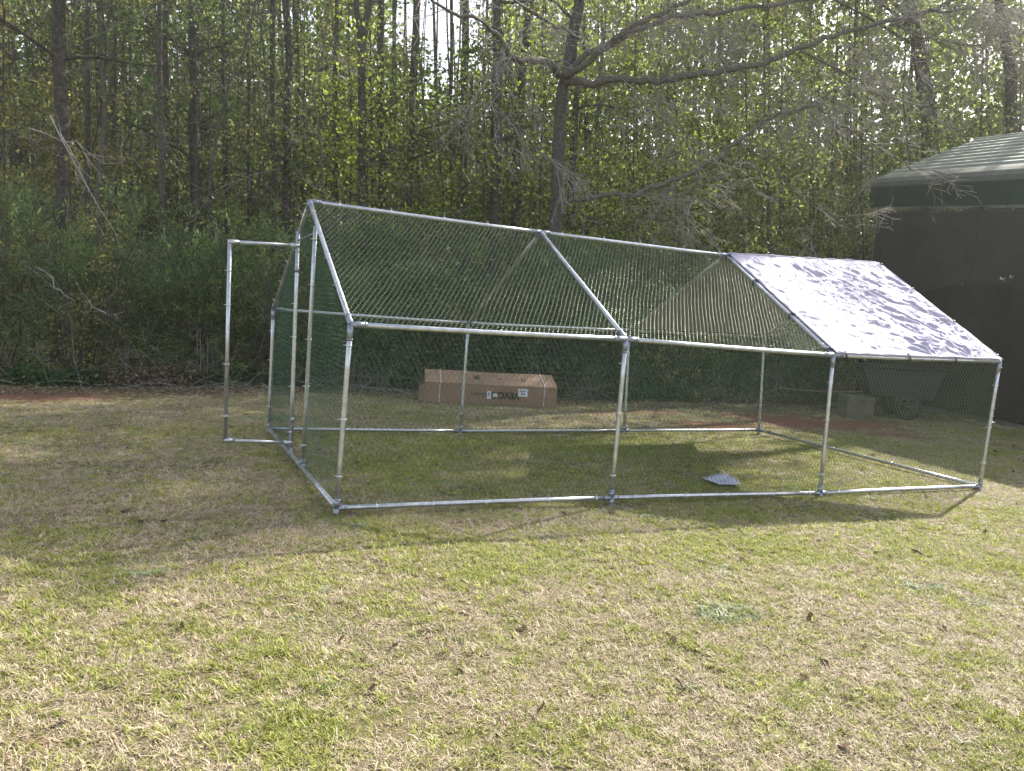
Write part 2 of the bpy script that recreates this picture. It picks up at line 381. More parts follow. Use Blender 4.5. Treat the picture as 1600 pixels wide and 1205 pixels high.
for i in range(3):
    bar('base_rail', J['nb', i], J['nb', i + 1], sag=-.004); bar('base_rail', J['fb', i], J['fb', i + 1])
    bar('eave_rail', J['ne', i], J['ne', i + 1], sag=.004); bar('eave_rail', J['fe', i], J['fe', i + 1], sag=.004)
    bar('ridge_rail', J['r', i], J['r', i + 1], sag=.004)
for i in range(4):
    bar('post', J['nb', i], J['ne', i]); bar('post', J['fb', i], J['fe', i])
    bar('rafter', J['ne', i], J['r', i]); bar('rafter', J['fe', i], J['r', i])
bar('base_rail', J['nb', 0], J['fb', 0]); bar('base_rail', J['nb', 3], J['fb', 3])
# connector sleeves at each joint
def sleeve(at_, dirs, L=.085, r=TR * 1.17):
    mb = MB()
    for d in dirs:
        d = np.array(d) - at_; d = d / np.linalg.norm(d); mb.tube([at_, at_ + d * L], r, 12)
        mb.tube([at_ + d * (L - .012), at_ + d * (L - .004)], r * 1.12, 12)
        p = at_ + d * L * .6; mb.box(p + np.array((0, 0, 0)), (.004, 0, 0), (0, .004 + r * 1.0, 0), (0, 0, .004))
    return mb.make('connector', M['fitting'], run, True)
for i in range(4):
    for s, e in (('nb', 'ne'), ('fb', 'fe')):
        o = 'f' if s[0] == 'n' else 'n'
        d = [J[e, i], J[s, i] - np.array((0, 0, 1.))]
        if i > 0: d.append(J[s, i - 1])
        if i < 3: d.append(J[s, i + 1])
        if i in (0, 3): d.append(J[o + 'b', i])
        sl_ = sleeve(J[s, i], d, .06)
        d = [J[s, i], J['r', i]]
        if i > 0: d.append(J[e, i - 1])
        if i < 3: d.append(J[e, i + 1])
        sleeve(J[e, i], d, .10)
    d = [J['ne', i], J['fe', i]]
    if i > 0: d.append(J['r', i - 1])
    if i < 3: d.append(J['r', i + 1])
    sleeve(J['r', i], d)
# doorway posts and lintel on the left end
E0 = lambda t: lerp(J['nb', 0], J['fb', 0], t)
def onraf(t): return lerp(J['ne', 0], J['r', 0], t * 2) if t < .5 else lerp(J['r', 0], J['fe', 0], t * 2 - 1)
ta, tb = 1.24 / WY, 1.86 / WY
PA0, PB0 = near(E0(ta), 473, 727), near(E0(tb), 453, 710)
PA1, PB1 = near(onraf(ta * 1.0), 493, 353), near(onraf(tb), 466, 362)
bar('door_post', PA0, PA1, .0155); bar('door_post', PB0, PB1, .0155)
for q, r_ in ((PA0, PA1), (PB0, PB1)): sleeve(q, [J['nb', 0], J['fb', 0], r_], .05)
La, Lb = lerp(PA1, PA0, .03), lerp(PB1, PB0, .04)
bar('lintel', La, Lb, .009, mat='fitting')
# door, swung open to the left
D = {}
hinge_b = near(PB0 + np.array((-.03, 0, .07)), 455, 692); hinge_t = near(PB1 + np.array((-.03, 0, -.06)), 465, 384)
D['br'], D['tr'] = hinge_b, hinge_t
# free edge 0.56 m away: pick the point on its sight line at that distance
def free(h, u, v, w=.56):
    d = ray(u, v); d /= np.linalg.norm(d); o = CAM - h; bq = o @ d; cq = o @ o - w * w; disc = bq * bq - cq
    return CAM + d * (-bq - math.sqrt(max(disc, 0)))
D['bl'] = free(hinge_b, 352, 688); D['tl'] = free(hinge_t, 359, 378)
print('door', D, PA0, PB0, PA1, PB1)
door = bar('door', D['br'], D['tr'], .0155); door['label'] = 'netting-free tube door swung wide open'
def sub(name, mb, mat, smooth=True):
    return mb.make(name, M[mat], door, smooth)
sub('stile', MB().tube([D['bl'], D['tl']], .0155, 12), 'galv')
sub('rail', MB().tube([D['bl'], D['br']], .015, 12), 'galv'); sub('rail', MB().tube([D['tl'], D['tr']], .015, 12), 'galv')
for a, b_ in (('bl', 'br'), ('br', 'bl'), ('tl', 'tr'), ('tr', 'tl')):
    d = D[b_] - D[a]; d /= np.linalg.norm(d)
    sub('corner_sleeve', MB().tube([D[a] - d * .012, D[a] + d * .07], .0195, 12), 'galv')
for t in (.12, .88):
    p = lerp(hinge_b, hinge_t, t); q = lerp(PB0, PB1, t); sub('hinge', MB().tube([p, q], .007, 8).tube([p - [0, 0, .02], p + [0, 0, .02]], .019, 10), 'fitting')
# ---- wire netting (hexagonal, twisted strands) laid bilinearly into each panel
def hexnet(c00, c10, c11, c01, keep=None, cell=.030, r=.0010, bulge=0, strand=1.9, wob=.003):
    c00, c10, c11, c01 = map(np.array, (c00, c10, c11, c01))
    U = (np.linalg.norm(c10 - c00) + np.linalg.norm(c11 - c01)) / 2; V_ = (np.linalg.norm(c01 - c00) + np.linalg.norm(c11 - c10)) / 2
    w = cell; h = cell * 1.30; tw = h * .36
    nu = int(U / w) + 2; nv_ = int(V_ / (h / 2 + tw / 2)) + 3
    ry = h / 2 + tw / 2                                     # row pitch
    i, j = np.meshgrid(np.arange(nu + 1), np.arange(nv_ + 1)); i = i.ravel(); j = j.ravel()
    cx = (i + .5 * (j % 2)) * w; cy = j * ry
    # twisted upright strand from (cx, cy) to (cx, cy+tw), then two diagonals up to row j+1
    a0 = np.stack([cx, cy], 1); a1 = np.stack([cx, cy + tw], 1)
    dl = np.stack([cx - w / 2, cy + ry], 1); dr_ = np.stack([cx + w / 2, cy + ry], 1)
    P = np.concatenate([a0, a1, a1]); Q = np.concatenate([a1, dl, dr_])
    rr = np.concatenate([np.full(len(a0), r * strand), np.full(2 * len(a0), r)])
    mid = (P + Q) / 2
    ok = (np.minimum(P[:, 0], Q[:, 0]) >= 0) & (np.maximum(P[:, 0], Q[:, 0]) <= U) & (mid[:, 1] >= 0) & (np.maximum(P[:, 1], Q[:, 1]) <= V_)
    if keep is not None: ok &= keep(mid[:, 0] / U, mid[:, 1] / V_)
    P, Q, rr = P[ok], Q[ok], rr[ok]
    nrm = np.cross(c10 - c00, c01 - c00); nrm /= np.linalg.norm(nrm)
    def mp(p):
        dx = (vnoise(p[:, 0], p[:, 1], .25, 2) - .5) * .012 + (vnoise(p[:, 0], p[:, 1], .05, 8) - .5) * wob
        s = np.clip(p[:, 0:1] / U, 0, 1); t = np.clip(p[:, 1:2] / V_, 0, 1)
        X = (c00 * (1 - s) + c10 * s) * (1 - t) + (c01 * (1 - s) + c11 * s) * t
        z = bulge * 4 * s * (1 - s) * (1 - .5 * t) + (vnoise(p[:, 0], p[:, 1], .3, 4)[:, None] - .5) * .02
        ed = np.minimum(np.minimum(s, 1 - s) * U, np.minimum(t, 1 - t) * V_); z = z * np.clip(ed / .1, 0, 1)
        return X + (c10 - c00) / U * dx[:, None] + nrm * z
    return prisms(mp(P), mp(Q), rr, rr, 3)
def net(name, parts, mat='wire'):
    v, f = join(parts) if isinstance(parts, list) else parts
    o = link(name, mesh(name, v, f), M[mat], run); o['kind'] = 'stuff'; return o
UP = np.array((0, 0, .004))
for i in range(3):
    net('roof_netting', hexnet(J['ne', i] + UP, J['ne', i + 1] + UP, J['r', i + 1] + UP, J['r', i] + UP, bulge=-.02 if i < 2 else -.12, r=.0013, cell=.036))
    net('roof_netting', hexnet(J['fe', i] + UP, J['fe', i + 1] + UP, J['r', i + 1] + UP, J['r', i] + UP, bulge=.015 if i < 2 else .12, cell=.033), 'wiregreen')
    net('wall_netting', hexnet(J['nb', i], J['nb', i + 1], J['ne', i + 1], J['ne', i], bulge=.006, r=.0009 if i < 2 else .0011, strand=1.5, cell=.038), 'wiregreen' if i < 2 else 'wire')  # right bay takes the paler, glint-coloured wire
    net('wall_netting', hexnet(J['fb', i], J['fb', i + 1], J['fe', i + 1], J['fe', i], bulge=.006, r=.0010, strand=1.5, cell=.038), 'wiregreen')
def endkeep(i, door_gap):
    lo, ro, rg = J['ne', i], J['fe', i], J['r', i]
    def k(s, t):
        z = t * HR * 1.02; top = HE + (HR - HE) * (1 - np.abs(s - .5) * 2)
        o = z < top
        if door_gap: o &= ~((s > ta) & (s < tb) & (z < 1.62))
        return o
    return k
for i in (0, 3):
    a, b_ = J['nb', i], J['fb', i]; cm = lerp(a, b_, .5); off = J['r', i] - (cm + np.array((0, 0, HR)))
    tp = np.array((0, 0, HR * 1.02)) + off * .5
    net('end_netting', hexnet(a, b_, b_ + tp, a + tp, keep=endkeep(i, i == 0), r=.0009, strand=1.4, cell=.036), 'wiregreen')
# frayed wire ends sticking out past the right near corner and rafter
P0 = []; P1 = []
for k in range(34):
    p = lerp(J['ne', 3], J['nb', 3], (k / 34) * .75); P0.append(p); P1.append(p + np.array((rng.uniform(.015, .05), rng.uniform(-.01, .02), rng.uniform(-.02, .02))))
for k in range(46):
    p = lerp(J['ne', 3], J['r', 3], (k / 46)); P0.append(p); P1.append(p + np.array((rng.uniform(.01, .035), 0, rng.uniform(0, .025))))
for k in range(22):
    p = lerp(J['ne', 0], J['nb', 0], (k / 22) * .8); P0.append(p); P1.append(p + np.array((rng.uniform(-.02, .02), -.02, rng.uniform(-.012, .012))))
for k in range(16):
    p = lerp(J['r', 0], J['fe', 0], (k / 16) * .9); P0.append(p); P1.append(p + np.array((-.025, rng.uniform(-.02, .02), rng.uniform(-.012, .012))))
v, f = prisms(P0, P1, .0012, .0009, 3); o = link('wire_end', mesh('wire_end', v, f), M['clip'], run, 'stuff')
# small clips fixing the netting to the tubes
def ring(mb, p, d, r=TR + .003):
    d = np.array(d) / np.linalg.norm(d); mb.tube([p - d * .0045, p + d * .0045], r, 8)
    x = np.cross(d, (0.3, .9, .2)); x /= np.linalg.norm(x)
    mb.tube([p + x * r, p + x * (r + .014)], .003, 5)
cl = MB()
tubes = [(J['nb', i], J['ne', i]) for i in range(4)] + [(J['fb', i], J['fe', i]) for i in range(4)] + [(J['ne', i], J['r', i]) for i in range(3)] + \
        [(J['nb', i], J['nb', i + 1]) for i in range(3)] + [(J['nb', 0], J['fb', 0]), (J['nb', 3], J['fb', 3]), (PA0, PA1), (PB0, PB1), (J['fe', 0], J['r', 0]), (D['bl'], D['tl'])] + \
        [(J['r', i], J['r', i + 1]) for i in range(2)]
for a, b_ in tubes:
    L = np.linalg.norm(b_ - a); n = max(3, int(L / .34))
    for k in range(n): ring(cl, lerp(a, b_, (k + .6 + rnd.uniform(-.2, .2)) / n), b_ - a)
cl.make('netting_clip', M['clip'], run, True, 'stuff')
# overlapping seam of the far roof netting, tied with twists of wire
for pts in ([(672, 352), (700, 388), (715, 412), (727, 436), (752, 476), (762, 505)], [(1030, 432), (1060, 458), (1098, 495), (1108, 505), (1128, 522), (1150, 540)]):
    P = [onplane(u, v, J['fe', 0] + np.array((0, -.01, .012)), np.cross(J['fe', 3] - J['fe', 0], J['r', 0] - J['fe', 0])) for u, v in pts]
    MB().tube(P, .003, 5).make('netting_seam', M['wire'], run, True)
    for p in P[1:-1]: MB().tube([p - [.012, 0, .012], p + [.012, 0, .012]], .006, 6).make('seam_tie', M['clip'], run)

# ================================================================== TARPAULIN over the right bay
m, nt, b = newmat('silver tarpaulin'); co = objco(nt)
n1 = noisetex(nt, 9, 6, .62, co, 1.2); n2 = noisetex(nt, 38, 4, .6, co, .6)
LK = nt.links.new
LK(ramp(nt, n1, [(.3, (.40, .375, .48)), (.7, (.46, .435, .55))]), b.inputs['Base Color'])  # lavender cast of the glare put into the sheet's colour
setin(b, Roughness=.6); b.inputs['Specular IOR Level'].default_value = .0
ad = N(nt, "ShaderNodeMath", operation='MULTIPLY_ADD'); LK(n2, ad.inputs[0]); ad.inputs[1].default_value = .35; LK(n1, ad.inputs[2])
bump(nt, b, ad.outputs[0], .6, .03)
gl = N(nt, "ShaderNodeBsdfGlossy", distribution='BECKMANN'); setin(gl, Roughness=.35); gl.inputs['Color'].default_value = (1, .97, 1, 1)
LK(b.inputs['Normal'].links[0].from_socket, gl.inputs['Normal']); mx = N(nt, "ShaderNodeMixShader"); mx.inputs[0].default_value = .018
LK(b.outputs[0], mx.inputs[1]); LK(gl.outputs[0], mx.inputs[2]); LK(mx.outputs[0], nt.nodes["Material Output"].inputs[0])
M['tarp'] = m
def slope(e0, e1, r1, r0, seed, nu=230, nv_=190):
    s, t = np.meshgrid(np.linspace(0, 1, nu), np.linspace(0, 1, nv_)); s = s.ravel(); t = t.ravel()
    e0, e1, r0, r1 = map(np.array, (e0, e1, r0, r1))
    X = (np.outer((1 - s) * (1 - t), e0) + np.outer(s * (1 - t), e1) + np.outer(s * t, r1) + np.outer((1 - s) * t, r0))
    n = np.cross(e1 - e0, r0 - e0); n /= np.linalg.norm(n); n *= np.sign(n[2])
    x = s * 2; y = t * 1.73
    z = (fbm(x * .8 + y * .3, y * 1.6 - x * .5, .32, seed) - .5) * .03
    ridg = lambda q: 1 - np.abs(q * 2 - 1)
    z += ridg(vnoise(x * 1.5 + y * 1.1, y * .35 - x * .3, .10, seed + 3)) * .020 * np.clip((x - .7) / .7, .15, 1)
    for (px, py, k, w_) in ((2.0, .55, 7, 1.), (2.0, 1.1, 6, .8), (1.15, 0, 7, .9), (1.6, 0, 6, .7), (0, .62, 8, .5), (0, 1.15, 8, .45), (2.0, 1.73, 6, .6), (.55, 0, 7, .3)):
        dx, dy = x - px, y - py; rr = np.hypot(dx, dy) + .02; th = np.arctan2(dy, dx)
        z += w_ * .022 * np.sin(th * k * 1.6 + 3 * vnoise(x, y, .3, seed + int(px * 10 + py * 7))) * np.exp(-rr / .34) * np.clip(rr / .08, 0, 1)
    z += (fbm(x * 1.2 + y * .5, y * 1.5 - x * .6, .10, seed + 20) - .5) * .020 + ridg(vnoise(x + y * .8, y * .5 - x * .2, .07, seed + 30)) * .006
    z += .006 * np.sin(28 * y + 3 * np.sin(x * 2.3)) * (vnoise(x, y, .4, 66) > .5)
    ed = np.minimum(np.minimum(s, 1 - s) * 2, np.minimum(t, 1 - t) * 1.73); z = z * np.clip(ed / .12, .15, 1) - (.05 * np.sin(np.pi * s) + .03 * np.sin(2 * np.pi * s)) * np.sin(np.pi * t) + .024
    scallop = -.018 * np.abs(np.sin(s * np.pi * 3.5)) * (t < .02)
    X = X + n * z[:, None]; X[:, 1] += 0
    return X, nu, nv_
tarp = thing('tarpaulin', 'creased silver tarpaulin lashed over the right bay of the poultry run roof', 'tarpaulin', J['r', 2])
OUT = np.array((0, -.012, .0)); EX = np.array((.02, 0, 0))
def sheet(name, X, nu, nv_):
    ii = np.arange(nu * nv_).reshape(nv_, nu)
    f = np.stack([ii[:-1, :-1], ii[:-1, 1:], ii[1:, 1:], ii[1:, :-1]], -1).reshape(-1, 4)
    o = link(name, mesh(name, X, f, True), M['tarp'], tarp)
    md = o.modifiers.new('thickness', 'SOLIDIFY'); md.thickness = .0015; return o
sheet('near_sheet', *slope(J['ne', 2] + EX + OUT, J['ne', 3] + EX * .5 + OUT, J['r', 3] + EX, J['r', 2] + EX, 5))
sheet('far_sheet', *slope(J['fe', 2] + EX, J['fe', 3] + EX, J['r', 3] + EX, J['r', 2] + EX, 9, 60, 50))
# hem rolled round the rafters and eave
mb = MB()
for a, b_ in ((J['ne', 3], J['r', 3]), (J['ne', 2] + EX * 1.6, J['r', 2] + EX * 1.6), (J['ne', 2], J['ne', 3]), (J['r', 2], J['r', 3])):
    pts = [lerp(a, b_, t) + np.array((.004, -.006, .018)) + rng.normal(0, .0022, 3) for t in np.linspace(.012, .988, 30)]
    mb.tube(pts, [.012 + .003 * math.sin(k * 1.7) for k in range(30)], 8)
mb.make('hem', M['tarp'], tarp, True)
M['tie'] = simple('navy elastic tie', (.02, .022, .05), rough=.5)
M['steel'] = simple('eyelet steel', (.6, .6, .65), rough=.3, metal=.9)
def tie(p, d):
    d = np.array(d) / np.linalg.norm(d); a = np.cross(d, (0, 0, 1)); a /= np.linalg.norm(a); b_ = np.cross(d, a)
    pts = [p + (a * math.cos(q) + b_ * math.sin(q)) * .028 + d * .01 * math.sin(q * 2) for q in np.linspace(0, 6.28, 13)]
    MB().tube(pts, .006, 6).tube([p - b_ * .035 - a * .006, p - b_ * .02 + a * .006], .014, 8).make('elastic_tie', M['tie'], tarp, True)
for t in (.03, .35, .69, .97): tie(lerp(J['ne', 2], J['r', 2], t), J['r', 2] - J['ne', 2]); tie(lerp(J['ne', 3], J['r', 3], t), J['r', 3] - J['ne', 3])
for t in (.06, .42, .70): tie(lerp(J['ne', 2], J['ne', 3], t), J['ne', 3] - J['ne', 2])
for t in (.35, .69):
    for a, b_ in ((J['ne', 2], J['r', 2]), (J['ne', 3], J['r', 3])):
        c = lerp(a, b_, t) + np.array((.05 if a is J['ne', 2] else -.05, 0, .04)); MB().tube([c, c + np.array((0, -.002, .004))], .012, 10).make('eyelet', M['steel'], tarp)

# ================================================================== CARDBOARD BOX with printed side
A = gnd(661, 628); B = gnd(869, 637); A[2] = B[2] = GZ
ex = (B - A); BL = np.linalg.norm(ex); ex /= BL; ey = np.array((-ex[1], ex[0], 0)); ez = np.array((0, 0, 1.))
bh = abs(gnd(869, 637)[2] - onplane(867, 607, B, ey)[2]); print('box', BL, bh)
m, nt, b = newmat('corrugated cardboard'); co = objco(nt)
n1 = noisetex(nt, 5, 5, .6, co); LK = nt.links.new
LK(ramp(nt, n1, [(.3, (.24, .155, .10)), (.7, (.33, .215, .145))]), b.inputs['Base Color']); setin(b, Roughness=.85)
wv = N(nt, "ShaderNodeTexWave"); setin(wv, Scale=55.0, Distortion=.3); LK(co, wv.inputs[0]); bump(nt, b, wv.outputs[1], .15, .004)
M['card'] = m
M['ink'] = simple('black print', (.03, .028, .03), rough=.7); M['white'] = simple('white sticker', (.72, .72, .74), rough=.5)
M['blue'] = simple('blue printing', (.07, .12, .42), rough=.5); M['strap'] = simple('white packing strap', (.62, .60, .58), rough=.35)
M['inside'] = simple('cardboard inside', (.16, .10, .065), rough=.9)
box = thing('cardboard_box', 'long brown cardboard box with upside-down print and white stickers, lying by the wood edge', 'box', A)
def bp(x, y, z): return A + ex * x + ey * y + ez * z
bd = .34; lt = onplane(664, 577, bp(0, .30, 0), ey); lh0 = lt[2] - GZ; rt = onplane(862, 587, bp(0, .30, 0), ey); lh1 = rt[2] - GZ; print('lid', lh0, lh1)
lx0 = (lt - A) @ ex; lx1 = (rt - A) @ ex
def slab(name, q, th, mat, parent=box):
    q = [np.array(p) for p in q]; n = np.cross(q[1] - q[0], q[2] - q[1]); n = n / np.linalg.norm(n) * th
    v = q + [p + n for p in q]; k = len(q)
    return MB().add(v, [tuple(range(k))[::-1], tuple(range(k, 2 * k))] + [(i, (i + 1) % k, (i + 1) % k + k, i + k) for i in range(k)]).make(name, M[mat], parent)
slab('front_panel', [bp(0, 0, 0), bp(BL, 0, 0), bp(BL, 0, bh), bp(.012, 0, bh)], -.006, 'card')
slab('back_panel', [bp(0, bd, 0), bp(BL, bd, 0), bp(lx1, bd, lh1), bp(lx0, bd, lh0)], .006, 'card')
slab('right_panel', [bp(BL, .008, 0), bp(BL, bd - .008, 0), bp(BL - .01, bd - .01, lh1 - .03), bp(BL, .008, bh - .01)], -.006, 'card')
slab('left_flap', [bp(.05, .008, 0), bp(.09, bd - .008, 0), bp(.09, bd - .01, bh * .96), bp(.05, .008, bh - .01)], .006, 'inside')
slab('bottom_panel', [bp(.01, .008, .004), bp(BL - .01, .008, .004), bp(BL - .01, bd - .01, .004), bp(.01, bd - .01, .004)], .005, 'inside')
nseg = 14; V = []
for k in range(nseg + 1):
    s = k / nseg; w1 = .006 * math.sin(s * 9); V += [bp(.012 + (BL - .012) * s, -.004, bh + .004 + w1 * .4), bp(lx0 + (lx1 - lx0) * s, .30, lh0 + (lh1 - lh0) * s + w1), bp(lx0 + (lx1 - lx0) * s, .345, lh0 + (lh1 - lh0) * s - .01)]
ff = []
for k in range(nseg):
    a = 3 * k; ff += [(a, a + 3, a + 4, a + 1), (a + 1, a + 4, a + 5, a + 2)]
lid = link('lid', mesh('lid', V, ff), M['card'], box); md = lid.modifiers.new('thickness', 'SOLIDIFY'); md.thickness = .005; md.offset = -1
# flap edge at the left end, folded outward
slab('end_flap', [bp(.0, -.002, .01), bp(-.05, .06, .015), bp(-.05, .06, bh * .8), bp(.0, -.002, bh * .9)], -.005, 'card')
lidn = np.cross(V[3] - V[0], V[1] - V[0]); lidn /= np.linalg.norm(lidn); lidn *= np.sign(lidn[2])
def lidp(s, t): return lerp(lerp(V[0], V[-3], s), lerp(V[1], V[-2], s), t)
for s in (.115, .90):
    mb = MB(); w_ = .006
    mb.add([bp(BL * s - w_, -.004, .0), bp(BL * s + w_, -.004, 0), bp(BL * s + w_, -.006, bh), bp(BL * s - w_, -.006, bh), lidp(s - w_ / BL, 1) + lidn * .010, lidp(s + w_ / BL, 1) + lidn * .010, lidp(s - w_ / BL, .02) + lidn * .008, lidp(s + w_ / BL, .02) + lidn * .008],
           [(0, 1, 2, 3), (6, 7, 5, 4), (3, 2, 7, 6)]); o = mb.make('strap', M['strap'], box)
    md = o.modifiers.new('thickness', 'SOLIDIFY'); md.thickness = .0015; md.offset = 0
def text(body, P, x, y, size, mat, parent, name='printed_word', bold=0):
    cu = bpy.data.curves.new(name, 'FONT'); cu.body = body; cu.size = size; cu.extrude = .0006; cu.offset = bold; cu.align_x = 'CENTER'; cu.align_y = 'CENTER'
    tmp = bpy.data.objects.new(name, cu); me = bpy.data.meshes.new_from_object(tmp); bpy.data.objects.remove(tmp)
    x = np.array(x); y = np.array(y); z = np.cross(x, y); co_ = np.empty(len(me.vertices) * 3, np.float32); me.vertices.foreach_get('co', co_); co_ = co_.reshape(-1, 3)
    W_ = P + co_[:, 0:1] * x + co_[:, 1:2] * y + co_[:, 2:3] * z
    me.vertices.foreach_set('co', W_.astype(np.float32).ravel()); me.materials.clear(); me.update()
    return link(name, me, mat, parent)
def fpos(u, v, off=.006): return onplane(u, v, A - ey * off, ey)
text("VEVOR", fpos(790, 618), -ex, -ez, .125, M['ink'], box, bold=.004)      # printed upside down
def plate(name, u0, v0, u1, v1, mat, off=.007, parent=box, rotv=0):
    c = fpos((u0 + u1) / 2, (v0 + v1) / 2, off); hw = abs((fpos(u1, v0) - fpos(u0, v0)) @ ex) / 2; hh = abs(fpos(u0, v1)[2] - fpos(u0, v0)[2]) / 2
    cx_, cz_ = ex * math.cos(rotv) + ez * math.sin(rotv), ez * math.cos(rotv) - ex * math.sin(rotv)
    return MB().box(c, cx_ * hw, ey * .0008, cz_ * hh).make(name, mat, parent)
plate('sticker', 809.5, 608, 825, 620, M['white']); plate('sticker', 761, 611.5, 767, 623.5, M['white']); plate('sticker', 770.5, 615, 777.5, 620.5, M['white'], .0085, rotv=.25)
mb = MB()
for (u0, v0, u1, v1) in ((814, 610, 816, 613), (818, 610, 820.5, 613), (814, 614.3, 816.5, 617), (818, 614.5, 820, 617.5), (763, 613, 765, 618)):
    c = fpos((u0 + u1) / 2, (v0 + v1) / 2, .009); mb.box(c, ex * abs((fpos(u1, v0) - fpos(u0, v0)) @ ex) / 2, ey * .0006, ez * abs(fpos(u0, v1)[2] - fpos(u0, v0)[2]) / 2)
mb.make('sticker_print', M['blue'], box, kind='stuff')
for vv in (614.5, 617): plate('printed_line', 735, vv - .35, 759, vv + .35, M['ink'], .0068)
plate('printed_line', 778, 613.2, 800, 613.8, M['ink'], .0068)
ly = V[1] - V[0]; ly /= np.linalg.norm(ly)
for body, s, sz in (("\u25a0", .385, .1), ("V", .565, .1), ("+", .70, .09), ("H", .75, .1)):
    if body == "\u25a0":
        mb = MB()
        for (a_, b_, c_, d_) in ((-.045, -.04, .09, .012), (-.045, .03, .09, .012), (-.045, -.005, .07, .01), (-.01, -.05, .012, .1), (.03, -.05, .012, .1)):
            mb.box(lidp(s, .5) + lidn * .008 + ex * (a_ + c_ / 2) + ly * (b_ + d_ / 2), ex * c_ / 2, ly * d_ / 2, lidn * .0006)
        mb.make('printed_mark', M['ink'], box)
    else: text(body, lidp(s, .45) + lidn * .008, ex, ly, sz, M['ink'], box, 'printed_letter')

# ================================================================== CLEAR PLASTIC BAG on the grass
m, nt, b = newmat('clear plastic film'); co = objco(nt); n1 = noisetex(nt, 40, 3, .6, co)
setin(b, Roughness=.18, Alpha=.62); b.inputs['Base Color'].default_value = (.62, .66, .82, 1); b.inputs['Specular IOR Level'].default_value = .9
bump(nt, b, n1, .6, .01); M['film'] = m
cr = [gnd(1094, 751), gnd(1124, 763), gnd(1160, 762), gnd(1136, 748)]
nu = 28; V = []; ff = []
for j in range(nu + 1):
    for i in range(nu + 1):
        s, t = i / nu, j / nu; p = lerp(lerp(cr[0], cr[1], s), lerp(cr[3], cr[2], s), t); e = math.sin(math.pi * s) * math.sin(math.pi * t)
        z = .03 + .05 * e ** .5 * vnoise(p[0], p[1], .12, 5) + .02 * vnoise(p[0], p[1], .03, 6) * e
        V.append((p[0] + .03 * (vnoise(p[0], p[1], .08, 7) - .5), p[1] + .03 * (vnoise(p[0], p[1], .08, 9) - .5), GZ + z))
for j in range(nu):
    for i in range(nu): a = j * (nu + 1) + i; ff.append((a, a + 1, a + nu + 2, a + nu + 1))
o = link('plastic_bag', mesh('plastic_bag', V, ff, True), M['film']); md = o.modifiers.new('thickness', 'SOLIDIFY'); md.thickness = .002
tag(o, 'crumpled clear plastic bag lying on the grass inside the poultry run', 'plastic bag')

# ================================================================== CARPORT on the right
M['roofmetal'] = simple('weathered ribbed roof sheet', [(.3, (.22, .25, .22)), (.7, (.36, .39, .35))], rough=.45, metal=.1, scale=3, bmp=.05)
M['greenmetal'] = simple('dark green steel trim', [(.3, (.02, .055, .045)), (.7, (.032, .078, .064))], rough=.35, metal=.1, scale=4)
M['greymetal'] = simple('grey green eave sheet', [(.3, (.09, .10, .093)), (.7, (.13, .14, .13))], rough=.35, metal=.2, scale=4)
M['postgrey'] = simple('carport post steel', (.30, .31, .30), rough=.4, metal=.5)
def cloth(name, c, al):
    m, nt, b = newmat(name); co = objco(nt); n = noisetex(nt, 1.6, 5, .6, co); n2_ = noisetex(nt, 9, 4, .6, co)
    nt.links.new(ramp(nt, n, [(.3, tuple(q * .75 for q in c)), (.7, tuple(q * 1.25 for q in c))]), b.inputs['Base Color'])
    setin(b, Roughness=.75, Alpha=al); b.inputs['Specular IOR Level'].default_value = .25; bump(nt, b, n2_, .3, .03); return m
M['shade'] = cloth('brown grey shade cloth', (.044, .047, .044), 1); M['black'] = cloth('black tarpaulin', (.026, .026, .024), 1)
C0 = np.array((12.93, 7.87, GZ)); wa = np.array((-.241, -.9705, 0)); wb = np.array((.9705, -.241, 0))
cpt = thing('carport', 'green steel carport with ribbed metal roof, its side closed with dark cloth', 'carport', C0)
def cp(a, b_, z): return C0 + wa * a + wb * b_ + ez * z
ev_ = onplane(1372, 322, C0, wb)[2] - GZ; print('eave', ev_, [(onplane(u, v, C0, wa) - C0) @ wb for u, v in ((1420, 268), (1530, 222), (1600, 215))], [onplane(u, v, C0, wa)[2] for u, v in ((1370, 292), (1400, 272), (1420, 268), (1530, 222), (1600, 215))])
CL = 7.6
SL = -.09                                      # the roof line drops towards the lawn side
prof = [(-.11, ev_ + .39), (-.09, ev_ + .47), (-.02, ev_ + .56), (.10, ev_ + .62), (.22, ev_ + .67)]
def rib(name, pr, mat, a0=-.25, a1=CL, na_=2, thick=.004):
    V = []; nn = len(pr)
    for i in range(na_):
        a = a0 + (a1 - a0) * i / (na_ - 1)
        V += [cp(a, b_, z + SL * a) for b_, z in pr]
    ff = [(i * nn + k, (i + 1) * nn + k, (i + 1) * nn + k + 1, i * nn + k + 1) for i in range(na_ - 1) for k in range(nn - 1)]
    o = link(name, mesh(name, V, ff), M[mat], cpt); md = o.modifiers.new('thickness', 'SOLIDIFY'); md.thickness = thick; return o
rib('fascia', [(-.02, ev_ - .03), (-.05, ev_ - .02), (-.055, ev_ + .01), (-.12, ev_ + .37), (-.105, ev_ + .40)], 'greenmetal')
rib('eave_panel', prof, 'greymetal')
bx0, bz0 = prof[-1]; pitch = .45
def roofz(b_): return bz0 + (b_ - bx0) * pitch
b_ = bx0; pn = 0
while b_ < 2.2:
    pr = []
    for k in range(3):
        q = b_ + k * .23
        pr += [(q, roofz(q)), (q + .10, roofz(q + .10)), (q + .125, roofz(q + .125) + .035), (q + .19, roofz(q + .19) + .035), (q + .215, roofz(q + .215))]
    pr = [(x_, z_ + .003 * (pn % 2)) for x_, z_ in pr] + [(b_ + .72, roofz(b_ + .72) + .003)]
    rib('roof_panel', pr, 'roofmetal'); b_ += .69; pn += 1
RB = 2.30
